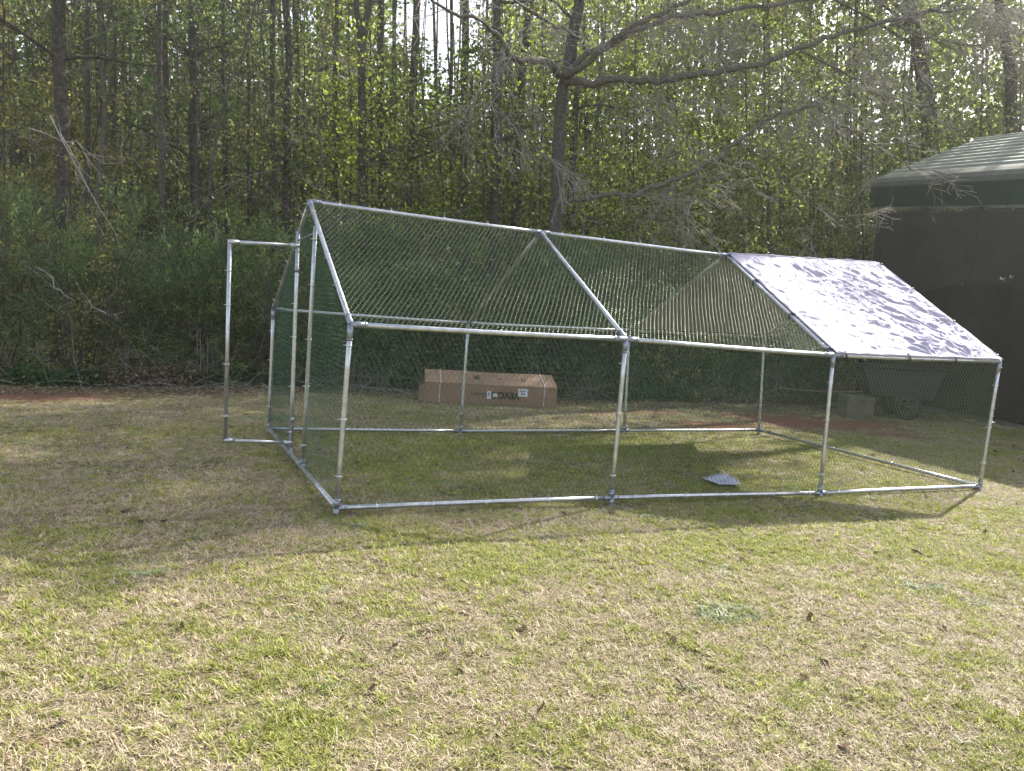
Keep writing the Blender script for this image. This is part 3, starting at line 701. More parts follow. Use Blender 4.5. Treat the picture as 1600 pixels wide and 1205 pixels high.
MB().tube([cp(-.25, RB, roofz(RB) - SL * .25 + .005), cp(CL, RB, roofz(RB) + SL * CL + .005)], .05, 8).make('ridge_cap', M['roofmetal'], cpt)
for k in range(3):                             # the slope beyond the ridge
    q0 = RB + .01 + k * .72; rib('roof_panel', [(q0, roofz(RB) - (q0 - RB) * pitch), (q0 + .73, roofz(RB) - (q0 + .73 - RB) * pitch)], 'roofmetal')
posts = [.02, 1.5, 3.0, 4.5, 6.0, 7.4]
for a in posts:
    for bb in (0, 4.6): MB().box(cp(a, bb, (ev_ + SL * a) / 2), wa * .03, wb * .03, ez * (ev_ + SL * a) / 2).make('post', M['postgrey'], cpt)
    MB().tube([cp(a, 0, ev_ + SL * a), cp(a, RB, roofz(RB) - .1 + SL * a), cp(a, 4.6, ev_ + SL * a)], .03, 6).make('roof_truss', M['postgrey'], cpt)
for bb in (0, 4.6): MB().box(cp(CL / 2, bb, .05), wa * CL / 2, wb * .035, ez * .045).make('base_rail', simple('pale base rail', (.33, .33, .31), .5, .3), cpt)
for bb in (0, 4.6): MB().box(cp(CL / 2, bb, ev_ - .04 + SL * CL / 2), wa * CL / 2 + ez * SL * CL / 2, wb * .03, ez * .04).make('eave_beam', M['postgrey'], cpt)
def drape(name, a0, a1, topf, botf, mat, off, seed, nu=90, nv_=40, folds=.03, axis='wall', bpos=0):
    V = []
    for j in range(nv_ + 1):
        for i in range(nu + 1):
            s, t = i / nu, j / nu * (nu / nv_); a = a0 + (a1 - a0) * s; zt, zb = topf(a), botf(a); z = zb + (zt - zb) * t
            w_ = folds * (fbm(np.array([a * 1.0]), np.array([z * .35]), .6, seed)[0] - .5) * 2 * (1 - .5 * t)
            V.append(cp(a, off + w_, z) if axis == 'wall' else cp(bpos + w_, a, z))
    f = [(j * (nu + 1) + i, j * (nu + 1) + i + 1, (j + 1) * (nu + 1) + i + 1, (j + 1) * (nu + 1) + i) for j in range(nv_) for i in range(nu)]
    o = link(name, mesh(name, V, f, True), M[mat], cpt); md = o.modifiers.new('thickness', 'SOLIDIFY'); md.thickness = .003; return o
sc = lambda a: ev_ + SL * a - .05 - .05 * abs(math.sin(a * 2.1)) * (1 + .4 * math.sin(a))
drape('shade_curtain', .05, 3.05, sc, lambda a: .12, 'shade', -.05, 3); drape('shade_curtain', 3.0, CL - .1, sc, lambda a: .12, 'shade', -.07, 8)
zl = onplane(1450, 443, C0, wb)[2] - GZ
drape('lower_sheet', .1, CL - .2, lambda a: zl - .25 + .25 * abs(math.cos(a * 1.05 - .2)) ** .6, lambda a: .10, 'black', -.13, 14, folds=.04)
drape('far_end_curtain', .05, 4.5, lambda b_: ev_ - .1, lambda b_: .1, 'black', 0, 5, axis='end', bpos=-.02, nu=30, nv_=10)
drape('right_curtain', .05, CL - .1, lambda b_: ev_ - .8, lambda b_: .1, 'shade', 4.55, 6, nu=30, nv_=10)
for k, a in enumerate(np.arange(.08, CL - .2, .62)):
    MB().tube([cp(a, -.075, sc(a) - .02), cp(a, -.083, sc(a) - .02)], .02, 10).make('grommet', M['steel'], cpt)
MB().tube([cp(.02, -.1, 3.1), cp(.02, -.13, 3.1)], .03, 8).make('grommet', M['steel'], cpt)
mb = MB()
for (u, v) in ((1565, 435), (1572, 434), (1578, 432), (1583, 433), (1570, 437), (1503, 443), (1395, 350), (1590, 660)):
    p = onplane(u, v, cp(0, -.14, 0), wb); mb.add([p + rng.normal(0, .018, 3) for _ in range(4)], [(0, 1, 2, 3)])
mb.make('worn_hole', simple('frayed bright edge', (.55, .55, .52), .6), cpt, kind='stuff')

# ================================================================== small trailer, block, pole by the carport
M['tyre'] = simple('black tyre rubber', (.022, .022, .022), rough=.8, scale=30, bmp=.3); M['rim'] = simple('shade-darkened wheel rim', (.07, .067, .055), rough=.5, metal=.3)  # rim colour also holds the carport's shadow
M['dark'] = simple('shade-darkened green tub', [(.3, (.008, .010, .009)), (.7, (.018, .021, .019))], rough=.6, scale=12)  # carport's shadow put into the tub colour
wc = gnd(1414, 657); dW = np.array((.80, -.6, 0)); dN = np.array((-.6, -.8, 0))   # cart length direction / side normal
cart = thing('garden_cart', 'dark two-wheeled garden cart with pale wheel rims, parked by the carport', 'garden cart', wc)
def cpos(a, n_, z): return wc + dW * a + dN * n_ + ez * z
q = [(-.95, .42), (.35, .42), (.45, 1.0), (-1.05, 1.0)]
mb = MB(); 
V = [cpos(a, n_, z) for n_ in (-.06, -.75) for a, z in ((-.55, .34), (.42, .34), (.55, .82), (-.72, .82))]
mb.add(V, [(0, 1, 2, 3), (7, 6, 5, 4), (0, 4, 5, 1), (1, 5, 6, 2), (3, 2, 6, 7), (0, 3, 7, 4)]); o = mb.make('tub', M['dark'], cart); md = o.modifiers.new('bevel', 'BEVEL'); md.width = .03; md.segments = 2
for n_ in (-.05, -.76): MB().tube([cpos(-.74, n_, .83), cpos(.57, n_, .83)], .02, 8).make('tub_rim', M['dark'], cart, True)
for n_ in (.04, -.85):
    wh = MB(); r1 = .235
    prof_ = [(.045, .15), (.05, .19), (.04, .225), (0, .236), (-.04, .225), (-.05, .19), (-.045, .15)]
    V = []; K = 28
    for k in range(K):
        t = 2 * math.pi * k / K
        for px, rr in prof_: V.append(cpos(rr * math.cos(t), n_ + px, .236 + rr * math.sin(t)))
    P_ = len(prof_); ff = [(k * P_ + i, ((k + 1) % K) * P_ + i, ((k + 1) % K) * P_ + (i + 1) % P_, k * P_ + (i + 1) % P_) for k in range(K) for i in range(P_)]
    w_ = wh.add(V, ff).make('wheel', M['tyre'], cart, True); w_['label'] = 'black tyre on a pale rim'
    rm = MB(); V = []
    for k in range(K):
        t = 2 * math.pi * k / K
        for px, rr in ((.04, .155), (.055, .15), (.05, .125), (.02, .12)): V.append(cpos(rr * math.cos(t), n_ + px, .236 + rr * math.sin(t)))
    rm.add(V, [(k * 4 + i, ((k + 1) % K) * 4 + i, ((k + 1) % K) * 4 + i + 1, k * 4 + i + 1) for k in range(K) for i in range(3)])
    for k in range(5):
        t = 2 * math.pi * k / 5 + .3; a = np.array((math.cos(t), math.sin(t)))
        rm.tube([cpos(.03 * a[0], n_ + .035, .236 + .03 * a[1]), cpos(.13 * a[0], n_ + .04, .236 + .13 * a[1])], .014, 6)
    rm.tube([cpos(0, n_ - .02, .236), cpos(0, n_ + .06, .236)], .032, 12); rm.make('rim', M['rim'], w_, True)
MB().tube([cpos(0, .03, .236), cpos(0, -.84, .236)], .018, 8).make('axle', M['postgrey'], cart)
MB().tube([cpos(-.5, -.4, .32), cpos(-1.0, -.3, .12), cpos(-1.25, -.28, .06)], .02, 8).make('tow_handle', M['rim'], cart)
MB().tube([cpos(-.9, -.2, .05), cpos(-1.15, -.35, .09)], .014, 8).make('handle_grip', M['rim'], cart)
# block
p0 = gnd(1322, 654); p1 = gnd(1364, 657); e1 = (p1 - p0); w_ = np.linalg.norm(e1); e1 /= w_; e2 = np.array((-e1[1], e1[0], 0)); hh = .36
M['blk'] = simple('weathered grey brown board', [(.3, (.10, .09, .065)), (.7, (.16, .145, .11))], rough=.9, scale=7, bmp=.4)
crate = thing('planter_box', 'weathered grey-brown open box standing left of the garden cart', 'box', p0)
def kp(a, b_, z): return p0 + e1 * a + e2 * b_ + ez * z
for nm, c_, x_, y_, z_ in (('front_board', (w_ / 2, .01, hh / 2), w_ / 2, .01, hh / 2), ('back_board', (w_ / 2, .37, hh / 2), w_ / 2, .01, hh / 2), ('side_board', (.01, .19, hh / 2), .01, .17, hh / 2 - .004), ('side_board', (w_ - .01, .19, hh / 2), .01, .17, hh / 2 - .004), ('bottom_board', (w_ / 2, .19, .02), w_ / 2 - .02, .17, .01), ('top_trim', (w_ / 2, -.008, hh - .03), w_ / 2 + .01, .008, .03)):
    o = MB().box(kp(*c_), e1 * x_, e2 * y_, ez * z_).make(nm, M['blk'], crate); md = o.modifiers.new('bevel', 'BEVEL'); md.width = .004
# long thin pole lying on the brush
pa, pb = atY(1216, 606, 6.1), atY(1350, 612, 6.0)
o = MB().tube([lerp(pa, pb, t) + np.array((0, 0, -.03 * math.sin(t * 3.1))) for t in np.linspace(0, 1, 8)], .011, 6).make('thin_pole', simple('faded wooden pole', (.34, .26, .18), .8))
tag(o, 'long thin wooden pole propped level on brush left of the carport', 'pole')
pa, pb = atY(1352, 562, 6.2), gnd(1347, 612)
o = MB().tube([pa, lerp(pa, pb, .5) + np.array((.05, 0, 0)), pb - np.array((0.0, 0, 0.0))], .022, 6).make('grey_stake', M['twig']); tag(o, 'bent pale stake standing against the carport corner', 'stake')

# ================================================================== WOODS
EXTV = -330                                    # trunks go on above the frame
def ptsY(tr, Y): return [atY(u, v, Y) for u, v in tr]
def wobble(P, amp, n):
    P = [np.array(p) for p in P]; out = []
    for i in range(len(P) - 1):
        for k in range(n): out.append(lerp(P[i], P[i + 1], k / n) + rng.normal(0, amp, 3) * (0 if i + k == 0 else 1))
    out.append(P[-1]); return out
def twigs(start, dirn, L, r, lev, out, droop=.08, spread=.7, seg=.22, kids=3, rmin=.0022):
    p = np.array(start, float); d = np.array(dirn, float); d /= np.linalg.norm(d) + 1e-9; n = max(2, int(L / seg)); rr = r
    for i in range(n):
        d = d + rng.normal(0, .16, 3) + np.array((0, 0, -droop * .5)); d /= np.linalg.norm(d)
        q = p + d * (L / n); r2 = max(rmin, r * (1 - (i + 1) / n * .75)); out.append((p, q, rr, r2))
        if lev > 0 and i > 0:
            for _ in range(kids if rng.uniform() < .5 else kids - 1):
                dd_ = d + rng.normal(0, spread, 3); dd_[2] -= droop
                twigs(q, dd_, L * rng.uniform(.35, .62), max(rmin, r2 * .6), lev - 1, out, droop, spread, seg * .8, kids, rmin)
        p, rr = q, r2
def segs_obj(name, segs, mat, parent, n=4, kind=None):
    a = np.array([s[0] for s in segs]); b_ = np.array([s[1] for s in segs]); r0 = np.array([s[2] for s in segs]); r1 = np.array([s[3] for s in segs])
    v, f = prisms(a, b_, r0, r1, n); return link(name, mesh(name, v, f, True), M[mat], parent, kind)
def clump_cloud(centers, per, cr, L, Wd, droop=.3):
    C = np.repeat(np.asarray(centers), per, axis=0); n = len(C)
    off = rng.normal(size=(n, 3)); off /= np.linalg.norm(off, axis=1, keepdims=True); off *= (rng.uniform(size=(n, 1)) ** .5) * cr * rng.uniform(.5, 1.3, (n, 1)); off[:, 2] *= .6
    return leaves(C + off, L, Wd, droop)
BRK = {'pine': 'pinebark', 'oak': 'bark', 'thin': 'bark'}
def add_trunk(tr, w0, w1, Y, tree, mat='bark', name='trunk', n=10):
    # tr: trace from bottom to top in photo pixels; w in photo pixels at bottom / top
    P = ptsY(tr, Y); P = wobble(P, .015, 3); dd = np.array([depth(p) for p in P])
    R_ = [lerp(w0, w1, i / (len(P) - 1)) / 2 * dd[i] / F for i in range(len(P))]
    R_[0] *= 1.25
    MB().tube([tuple(p) for p in P], [float(r) for r in R_], n).make(name, M[mat], tree, True); return P, R_
def make_tree(tr, w0, w1, Y, label, kind='broad', leaf='leaf', crown=(.35, 1.2), ncl=26, per=26, L=.075, group=None, bark='bark', cat='tree', branches=9, low=.25, name=None, cs=.32):
    base = gnd(*tr[0]) if False else None
    P0_ = atY(tr[0][0], tr[0][1], Y)
    # foot on the ground below the lowest traced point
    foot = np.array((P0_[0], P0_[1], GZ - .02))
    t = thing(name or ('pine_tree' if kind == 'pine' else 'broadleaf_tree'), label, cat, foot, group)
    P = [foot] + ptsY(tr, Y); P = wobble(P, .018, 3); dd = np.array([depth(p) for p in P])
    R_ = [float(lerp(w0, w1, i / (len(P) - 1)) / 2 * dd[i] / F) for i in range(len(P))]; R_[0] *= 1.3
    MB().tube([tuple(p) for p in P], R_, 9 if w0 > 8 else 6).make('trunk', M[bark], t, True)
    # limbs
    segs = []; tips = []
    H = len(P)
    for k in range(branches):
        i = int(H * rng.uniform(low, .98)); i = min(i, H - 1); a = rng.uniform(0, 6.28); up = rng.uniform(-.1, .7)
        s0 = len(segs); Lb_ = rng.uniform(.5, 1.5) * crown[1]
        twigs(P[i], (math.cos(a), math.sin(a), up), Lb_, max(.004, R_[i] * .35), 1, segs, droop=.05, spread=.6, seg=.25, kids=2)
        tips += [s[1] for s in segs[s0:]]
    segs_obj('branches', segs, bark, t, 4, 'stuff')
    if leaf and ncl:
        tips = np.array(tips); C = tips[rng.integers(0, len(tips), ncl)] + rng.normal(0, .12, (ncl, 3))
        if kind == 'pine': v, f = leaves(np.repeat(C, per, 0) + rng.normal(0, .05, (ncl * per, 3)), .20, .008, .5)
        else: v, f = clump_cloud(C, per, cs, L, L * .62)
        link('foliage', mesh('foliage', v, f), M[leaf], t)
    return t
T = make_tree
# traced trunks, left to right (photo pixels, bottom to top)
T([(92, 560), (93, 280), (92, 0), (90, EXTV)], 24, 19, 9.2, 'thick dark pine trunk at the far left, the widest there', 'pine', 'pine', ncl=40, per=40, bark='pinebark', low=.55, crown=(.3, 1.3))
T([(137, 560), (138, 250), (136, 0), (134, EXTV)], 11, 8, 10.5, 'mid-brown trunk just right of the thick left pine', leaf='leafdark')
T([(158, 560), (156, 300), (162, 150), (154, 0), (150, EXTV)], 9, 6, 9.6, 'slim sunlit pale trunk third from the left', leaf='leafpale', bark='limb')
T([(183, 560), (182, 250), (180, 60), (181, EXTV)], 6, 4, 11, 'very thin dark trunk beside the slim pale one', leaf='leaf')
T([(254, 560), (253, 250), (251, 0), (250, EXTV)], 9, 8, 9.2, 'straight trunk with a bent dead branch reaching left', leaf='leaf')
T([(262, 560), (259, 250), (256, 0), (255, EXTV)], 12, 9, 11.5, 'dim trunk close behind the one with the bent dead branch', leaf='leafdark')
T([(306, 560), (304, 250), (303, 90), (301, EXTV)], 19, 15, 10.2, 'stout shaggy-barked trunk with small side stubs, left of the run', 'pine', 'pine', ncl=46, per=44, bark='pinebark', crown=(.3, 1.2), low=.5)
T([(322, 470), (328, 270), (356, 130), (384, 80), (410, -60)], 6, 3, 8.8, 'thin dark sapling leaning right above the cedar brush', leaf='leafdark', ncl=14)
T([(352, 560), (353, 260), (352, 100), (348, EXTV)], 7, 5, 12, 'thin trunk behind the leaning sapling', leaf='leafpale')
T([(388, 560), (388, 260), (389, 80), (392, EXTV)], 6, 5, 11, 'thin straight trunk between the leaning sapling and the tall pair', leaf='leaf')
T([(427, 560), (428, 250), (428, 0), (428, EXTV)], 9, 8, 10.8, 'left trunk of the tall straight pair above the run door', leaf='leafdark')
T([(447, 560), (448, 250), (450, 0), (451, EXTV)], 14, 11, 9.8, 'right thicker trunk of the tall straight pair above the run door', leaf='leaf', bark='pinebark')
T([(524, 560), (525, 250), (524, 80), (527, EXTV)], 8, 6, 11.5, 'narrow reddish trunk left of the forked trunk', leaf='leafpale')
t = T([(568, 540), (566, 260), (565, 60)], 14, 12, 10, 'forked trunk that splits into two near the top of the photo', leaf='leaf')
for tr in ([(565, 60), (558, 20), (555, 0), (548, EXTV)], [(565, 60), (575, 20), (578, -10), (590, EXTV)]):
    add_trunk(tr, 11, 7, 10, t, 'bark', 'fork_stem')
T([(596, 540), (594, 250), (592, 0), (590, EXTV)], 13, 11, 12, 'mossy trunk just right of the forked trunk', leaf='leafdark')
T([(634, 540), (640, 250), (645, 120), (653, 0), (664, EXTV)], 11, 9, 10.6, 'dark trunk leaning slightly right beside the open sky gap', leaf='leafdark', branches=12)
T([(702, 540), (704, 250), (706, 60), (706, EXTV)], 7, 5, 12, 'thin trunk standing in the middle of the sky gap', leaf='leaf')
T([(722, 540), (725, 250), (728, 0), (730, EXTV)], 13, 11, 11, 'dark trunk at the right edge of the sky gap', leaf='leafdark')
T([(716, 540), (718, 300), (732, 200), (738, 120)], 6, 4, 9, 'thin crooked sapling in front of the trunk by the sky gap', leaf='leafdark', ncl=10)
T([(770, 540), (774, 280), (778, 100), (775, 0), (772, EXTV)], 20, 15, 9.6, 'broad trunk left of the big spreading oak', leaf='leaf', bark='bark')
T([(800, 560), (806, 300), (812, 150), (828, 0), (842, EXTV)], 16, 12, 10.5, 'trunk leaning right just behind the drooping grey twigs', leaf='leaf')
T([(889, 560), (890, 330), (899, 200), (902, 120)], 14, 10, 9.5, 'second stem close to the right of the big oak trunk', leaf='leaf')
T([(915, 560), (915, 300), (914, 60), (916, EXTV)], 6, 5, 12, 'thin dark trunk behind the oak\'s right limbs', leaf='leaf')
T([(1040, 560), (1042, 300), (1044, 80), (1046, EXTV)], 7, 5, 13, 'thin trunk half hidden behind the lowest oak limb', leaf='leaf')
T([(1120, 560), (1122, 300), (1124, 60), (1124, EXTV)], 8, 6, 14, 'slender trunk behind the middle of the oak limbs', leaf='leaf')
T([(1200, 560), (1202, 300), (1200, 60), (1198, EXTV)], 6, 4, 12.5, 'thin trunk with yellow-green leaves left of the bright gap', leaf='leaf')
T([(1336, 560), (1336, 250), (1336, 0), (1334, EXTV)], 8, 6, 13, 'thin trunk topped by bright yellow leaves, left of the thick right trunk', leaf='leaf', ncl=40)

# ---- big spreading oak, limbs reaching over the clearing
foot = atY(868, 560, 7.4); foot[2] = GZ - .02
oak = thing('oak_tree', 'big leafless oak spreading long grey limbs and bare twigs above the run', 'tree', foot)
P = wobble([foot] + ptsY([(866, 420), (868, 330), (872, 230), (880, 140), (895, 60), (905, -20), (915, EXTV)], 7.4), .02, 3)
dd = np.array([depth(p) for p in P]); Rk = [float(lerp(22, 17, (i / (len(P) - 1)) ** .8) / 2 * dd[i] / F) for i in range(len(P))]; Rk[0] *= 1.4
MB().tube([tuple(p) for p in P], Rk, 12).make('trunk', M['bark'], oak, True)
def limb(tr, w0, w1, twl=(.5, 1.1), ntw=16, lev=2, mat='limb', droop=.12, kids=3, rtw=.008, tmat='twig', t0=.15, thick=1):
    P = []
    for k, (u, v, Y) in enumerate(tr): P.append(atY(u, v, Y))
    P = wobble(P, .016, 4); n = len(P); dd = np.array([depth(p) for p in P])
    R_ = [float(.72 * lerp(w0, w1, i / (n - 1)) / 2 * dd[i] / F) for i in range(n)]
    MB().tube([tuple(p) for p in P], R_, 8).make('limb', M[mat], oak, True)
    sg = []
    ntw = int(ntw * 1.0)
    for k in range(ntw):
        i = int((t0 + (1 - t0) * (k + rng.uniform(0, 1)) / ntw) * (n - 1)); i = min(max(i, 1), n - 1)
        d = np.array(P[i]) - np.array(P[i - 1]); d /= np.linalg.norm(d); d = d * .8 + rng.normal(0, .65, 3); d[2] -= droop
        twigs(P[i], d, rng.uniform(*twl), min(rtw, R_[i] * .6), lev, sg, droop, .5, .14, kids if k % 2 else 2, .0034)
    if sg: segs_obj('fine_twigs', sg, tmat, oak, 3, 'stuff')
limb([(872, 118, 7.3), (862, 100, 7.0), (840, 92, 6.6), (812, 96, 6.3), (795, 84, 6.1), (775, 50, 6.0), (745, 28, 5.9), (712, 24, 5.8), (675, 0, 5.7), (640, -40, 5.6)], 15, 5, (.4, .9), 18)
limb([(796, 84, 6.1), (780, 100, 6.0), (775, 122, 5.9), (771, 160, 5.9), (786, 182, 5.8), (806, 194, 5.8), (836, 228, 5.7), (872, 262, 5.6), (905, 300, 5.5)], 7, 3, (.35, .7), 22, rtw=.006)
limb([(771, 160, 5.9), (752, 176, 5.8), (732, 190, 5.8), (726, 210, 5.8), (730, 222, 5.8), (716, 230, 5.8)], 5, 2, (.25, .5), 8, rtw=.005)
limb([(806, 194, 5.8), (780, 200, 5.8), (770, 225, 5.8), (764, 245, 5.8)], 4, 2, (.2, .4), 6, rtw=.004)
limb([(880, 118, 7.3), (900, 112, 7.1), (925, 92, 6.9), (955, 66, 6.7), (990, 40, 6.5), (1030, 22, 6.4), (1075, 0, 6.2), (1130, -40, 6)], 16, 8, (.5, 1.1), 20)
limb([(884, 130, 7.3), (925, 130, 7.0), (960, 122, 6.8), (1000, 126, 6.7), (1040, 126, 6.5), (1090, 116, 6.3), (1130, 110, 6.2), (1190, 100, 6.0), (1250, 76, 5.8), (1300, 58, 5.7), (1370, 38, 5.5), (1430, 24, 5.4), (1490, 0, 5.2), (1560, -30, 5)], 18, 7, (.6, 1.3), 34)
limb([(884, 112, 7.3), (930, 80, 7.2), (985, 52, 7.0), (1050, 28, 6.9), (1110, 20, 6.8), (1180, 10, 6.7), (1260, 0, 6.6), (1340, -8, 6.4)], 14, 7, (.6, 1.2), 26)
limb([(872, 318, 7.4), (905, 312, 7.0), (960, 304, 6.6), (992, 305, 6.4), (1015, 296, 6.3), (1060, 280, 6.1), (1092, 262, 6.0), (1130, 240, 5.9), (1160, 215, 5.8), (1185, 196, 5.7), (1215, 178, 5.6), (1250, 172, 5.5), (1275, 160, 5.4), (1310, 138, 5.3)], 12, 6, (.4, 1.0), 26, rtw=.007)
limb([(1088, 266, 6.0), (1086, 290, 5.9), (1078, 320, 5.8), (1070, 342, 5.8), (1084, 366, 5.7), (1110, 388, 5.7)], 5, 2, (.3, .6), 14, rtw=.005)
limb([(1008, 306, 6.4), (1022, 328, 6.3), (1042, 348, 6.2), (1060, 372, 6.1)], 4, 2, (.3, .6), 9, rtw=.005)
limb([(1275, 162, 5.4), (1300, 190, 5.3), (1330, 205, 5.1), (1365, 222, 5.0), (1405, 252, 4.9), (1435, 266, 4.8), (1480, 270, 4.7)], 5, 2, (.3, .7), 20, rtw=.005, droop=.05)
limb([(1250, 80, 5.8), (1290, 98, 5.6), (1330, 120, 5.4), (1375, 150, 5.2), (1420, 160, 5.1), (1470, 178, 5.0)], 5, 2, (.3, .8), 22, rtw=.005, droop=.04)
limb([(1400, 38, 5.4), (1440, 60, 5.3), (1490, 68, 5.2), (1550, 72, 5.1), (1610, 90, 5.0)], 6, 2, (.4, .9), 22, rtw=.005, droop=.05)
limb([(1390, 40, 5.4), (1450, 20, 5.2), (1520, 14, 5.0), (1600, 30, 4.9), (1660, 40, 4.8)], 7, 3, (.4, .9), 20, rtw=.005, droop=.05)
limb([(1150, 222, 5.8), (1200, 250, 5.7), (1240, 300, 5.6), (1290, 330, 5.5), (1340, 372, 5.5)], 4, 2, (.3, .7), 14, rtw=.004, droop=.04)
limb([(905, 60, 7.1), (870, 40, 6.9), (830, 20, 6.6), (780, -20, 6.3)], 9, 4, (.4, .9), 12)
# crown above the frame
sg = []
for k in range(8):
    i = len(P) - 1 - int(rng.uniform(0, 6)); a = rng.uniform(0, 6.28)
    twigs(P[i], (math.cos(a), math.sin(a), .8), 2.4, .03, 2, sg, droop=0, spread=.5, seg=.4, kids=2, rmin=.004)
segs_obj('upper_limbs', sg, 'bark', oak, 4, 'stuff')

# ---- undergrowth shrubs along the edge, each its own thing
def shrub(u, v_top, wpx, Y, mat, label, name='shrub', per=60, ncl=60, L=.08, Wd=.05, group=None, stems=9, cat='shrub', cr=.28, droop=.3, vbase=None):
    P0_ = atY(u, 560, Y); foot = np.array((P0_[0], Y, GZ)); top = atY(u, v_top, Y); h = top[2] - GZ
    hw = wpx / 2 * depth(foot) / F; t = thing(name, label, cat, foot, group)
    sg = []; tips = []
    for k in range(stems):
        a = rng.uniform(0, 6.28); rr = hw * .35 * rng.uniform(0, 1)
        s0 = len(sg); twigs(foot + np.array((rr * math.cos(a), rr * .6 * math.sin(a), 0)), (math.cos(a) * .35, math.sin(a) * .3, 1.), h * rng.uniform(.6, .95), .012, 1, sg, droop=-.02, spread=.6, seg=.22, kids=2, rmin=.003)
        tips += [s[1] for s in sg[s0:]]
    segs_obj('stems', sg, 'bark', t, 3, 'stuff')
    z = rng.uniform(.02, 1, ncl) ** .85; prof_ = np.sqrt(np.clip(1 - ((z - .38) / .66) ** 2, .05, 1))
    a = rng.uniform(0, 6.28, ncl); rr = np.sqrt(rng.uniform(0, 1, ncl)) * hw * prof_
    C = np.stack([foot[0] + rr * np.cos(a), foot[1] + rr * .75 * np.sin(a), GZ + .05 + z * (h - .1)], 1)
    C += rng.normal(0, .06, C.shape)
    if mat == 'cedar':
        # feathery sprays: sub-clusters of narrow blades fanning outward
        sp = np.repeat(C, 9, 0) + rng.normal(0, cr * .6, (ncl * 9, 3)); outw = sp - np.array([foot[0], foot[1], GZ + h * .3]); outw /= np.linalg.norm(outw, axis=1, keepdims=True)
        k = per // 4; S_ = np.repeat(sp, k, 0) + np.repeat(outw, k, 0) * rng.uniform(-.05, .16, (len(sp) * k, 1)) + rng.normal(0, .02, (len(sp) * k, 3))
        v, f = leaves(S_, L, Wd, droop, along=np.repeat(outw, k, 0) * 1.2, jitter=.7)
    else: v, f = clump_cloud(C, per, cr, L, Wd, droop)
    v[:, 2] = np.maximum(v[:, 2], GZ + .003)
    link('foliage', mesh('foliage', v, f), M[mat], t); return t
ced = [(20, 300, 210, 7.9, 'dark feathery cedar bush at the left edge of the photo'), (120, 395, 200, 7.3, 'cedar bush behind the fallen pale sticks'),
       (215, 318, 190, 7.8, 'tall cedar bush right of the fallen pale sticks'), (300, 385, 180, 7.2, 'cedar bush behind the dry cane stalks'),
       (392, 352, 150, 7.2, 'cedar bush seen through the open tube door'), (478, 400, 140, 7.6, 'cedar bush behind the doorway of the run'),
       (560, 430, 170, 7.5, 'low cedar bush left of the cardboard box'), (-90, 360, 200, 7.6, 'cedar bush partly outside the left edge')]
for u, vt, w_, Y, lb in ced: shrub(u, vt, w_, Y, 'cedar', lb, 'cedar_shrub', per=60, ncl=int(34 + w_ * .12), L=.085, Wd=.014, cr=.24)
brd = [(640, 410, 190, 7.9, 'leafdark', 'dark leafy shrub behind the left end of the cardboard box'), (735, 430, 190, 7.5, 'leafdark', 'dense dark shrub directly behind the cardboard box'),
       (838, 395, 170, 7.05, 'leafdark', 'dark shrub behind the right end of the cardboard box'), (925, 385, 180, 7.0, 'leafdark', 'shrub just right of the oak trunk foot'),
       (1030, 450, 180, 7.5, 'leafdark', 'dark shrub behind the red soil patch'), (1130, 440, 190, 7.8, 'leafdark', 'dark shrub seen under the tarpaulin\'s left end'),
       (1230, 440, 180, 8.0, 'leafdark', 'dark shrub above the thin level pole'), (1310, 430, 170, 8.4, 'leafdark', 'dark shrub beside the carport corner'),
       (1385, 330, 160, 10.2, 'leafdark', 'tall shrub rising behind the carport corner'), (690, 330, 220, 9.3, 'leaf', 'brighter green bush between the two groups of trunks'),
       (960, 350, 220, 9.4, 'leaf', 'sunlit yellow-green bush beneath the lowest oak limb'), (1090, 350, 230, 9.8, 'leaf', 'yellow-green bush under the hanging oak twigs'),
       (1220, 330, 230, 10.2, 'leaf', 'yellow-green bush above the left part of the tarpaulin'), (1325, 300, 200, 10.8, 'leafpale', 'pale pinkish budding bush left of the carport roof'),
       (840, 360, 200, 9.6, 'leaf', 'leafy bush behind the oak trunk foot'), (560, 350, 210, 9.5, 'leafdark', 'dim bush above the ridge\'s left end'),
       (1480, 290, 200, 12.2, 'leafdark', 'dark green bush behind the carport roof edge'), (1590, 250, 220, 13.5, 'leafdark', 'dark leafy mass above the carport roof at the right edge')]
for u, vt, w_, Y, mt, lb in brd: shrub(u, vt, w_, Y, mt, lb, 'leafy_shrub', per=50, ncl=int(44 + w_ * .16), L=.075 if Y < 9 else .085, Wd=.05, cr=.3, stems=7)

for (u, vt, w_, Y, mt, lb) in ((120, 440, 110, 6.7, 'leafpale', 'small pale sunlit shrub below the broken pale sticks'), (150, 300, 90, 6.9, 'leafpale', 'straggly pale shrub poking above the left cedars'),
                             (350, 330, 70, 7.0, 'leafdark', 'small glossy shrub above the cedar behind the open door'), (700, 470, 120, 6.9, 'leafpale', 'thin pale-leaved shrub behind the middle of the cardboard box'),
                             (1075, 505, 150, 6.6, 'leafpale', 'low budding shrub behind the far rail of the run')):
    shrub(u, vt, w_, Y, mt, lb, 'flecked_shrub', per=9, ncl=60, L=.05, Wd=.03, cr=.2, stems=6)  # sparse, mostly pale leaves: sunlit flecks put into the leaf colour
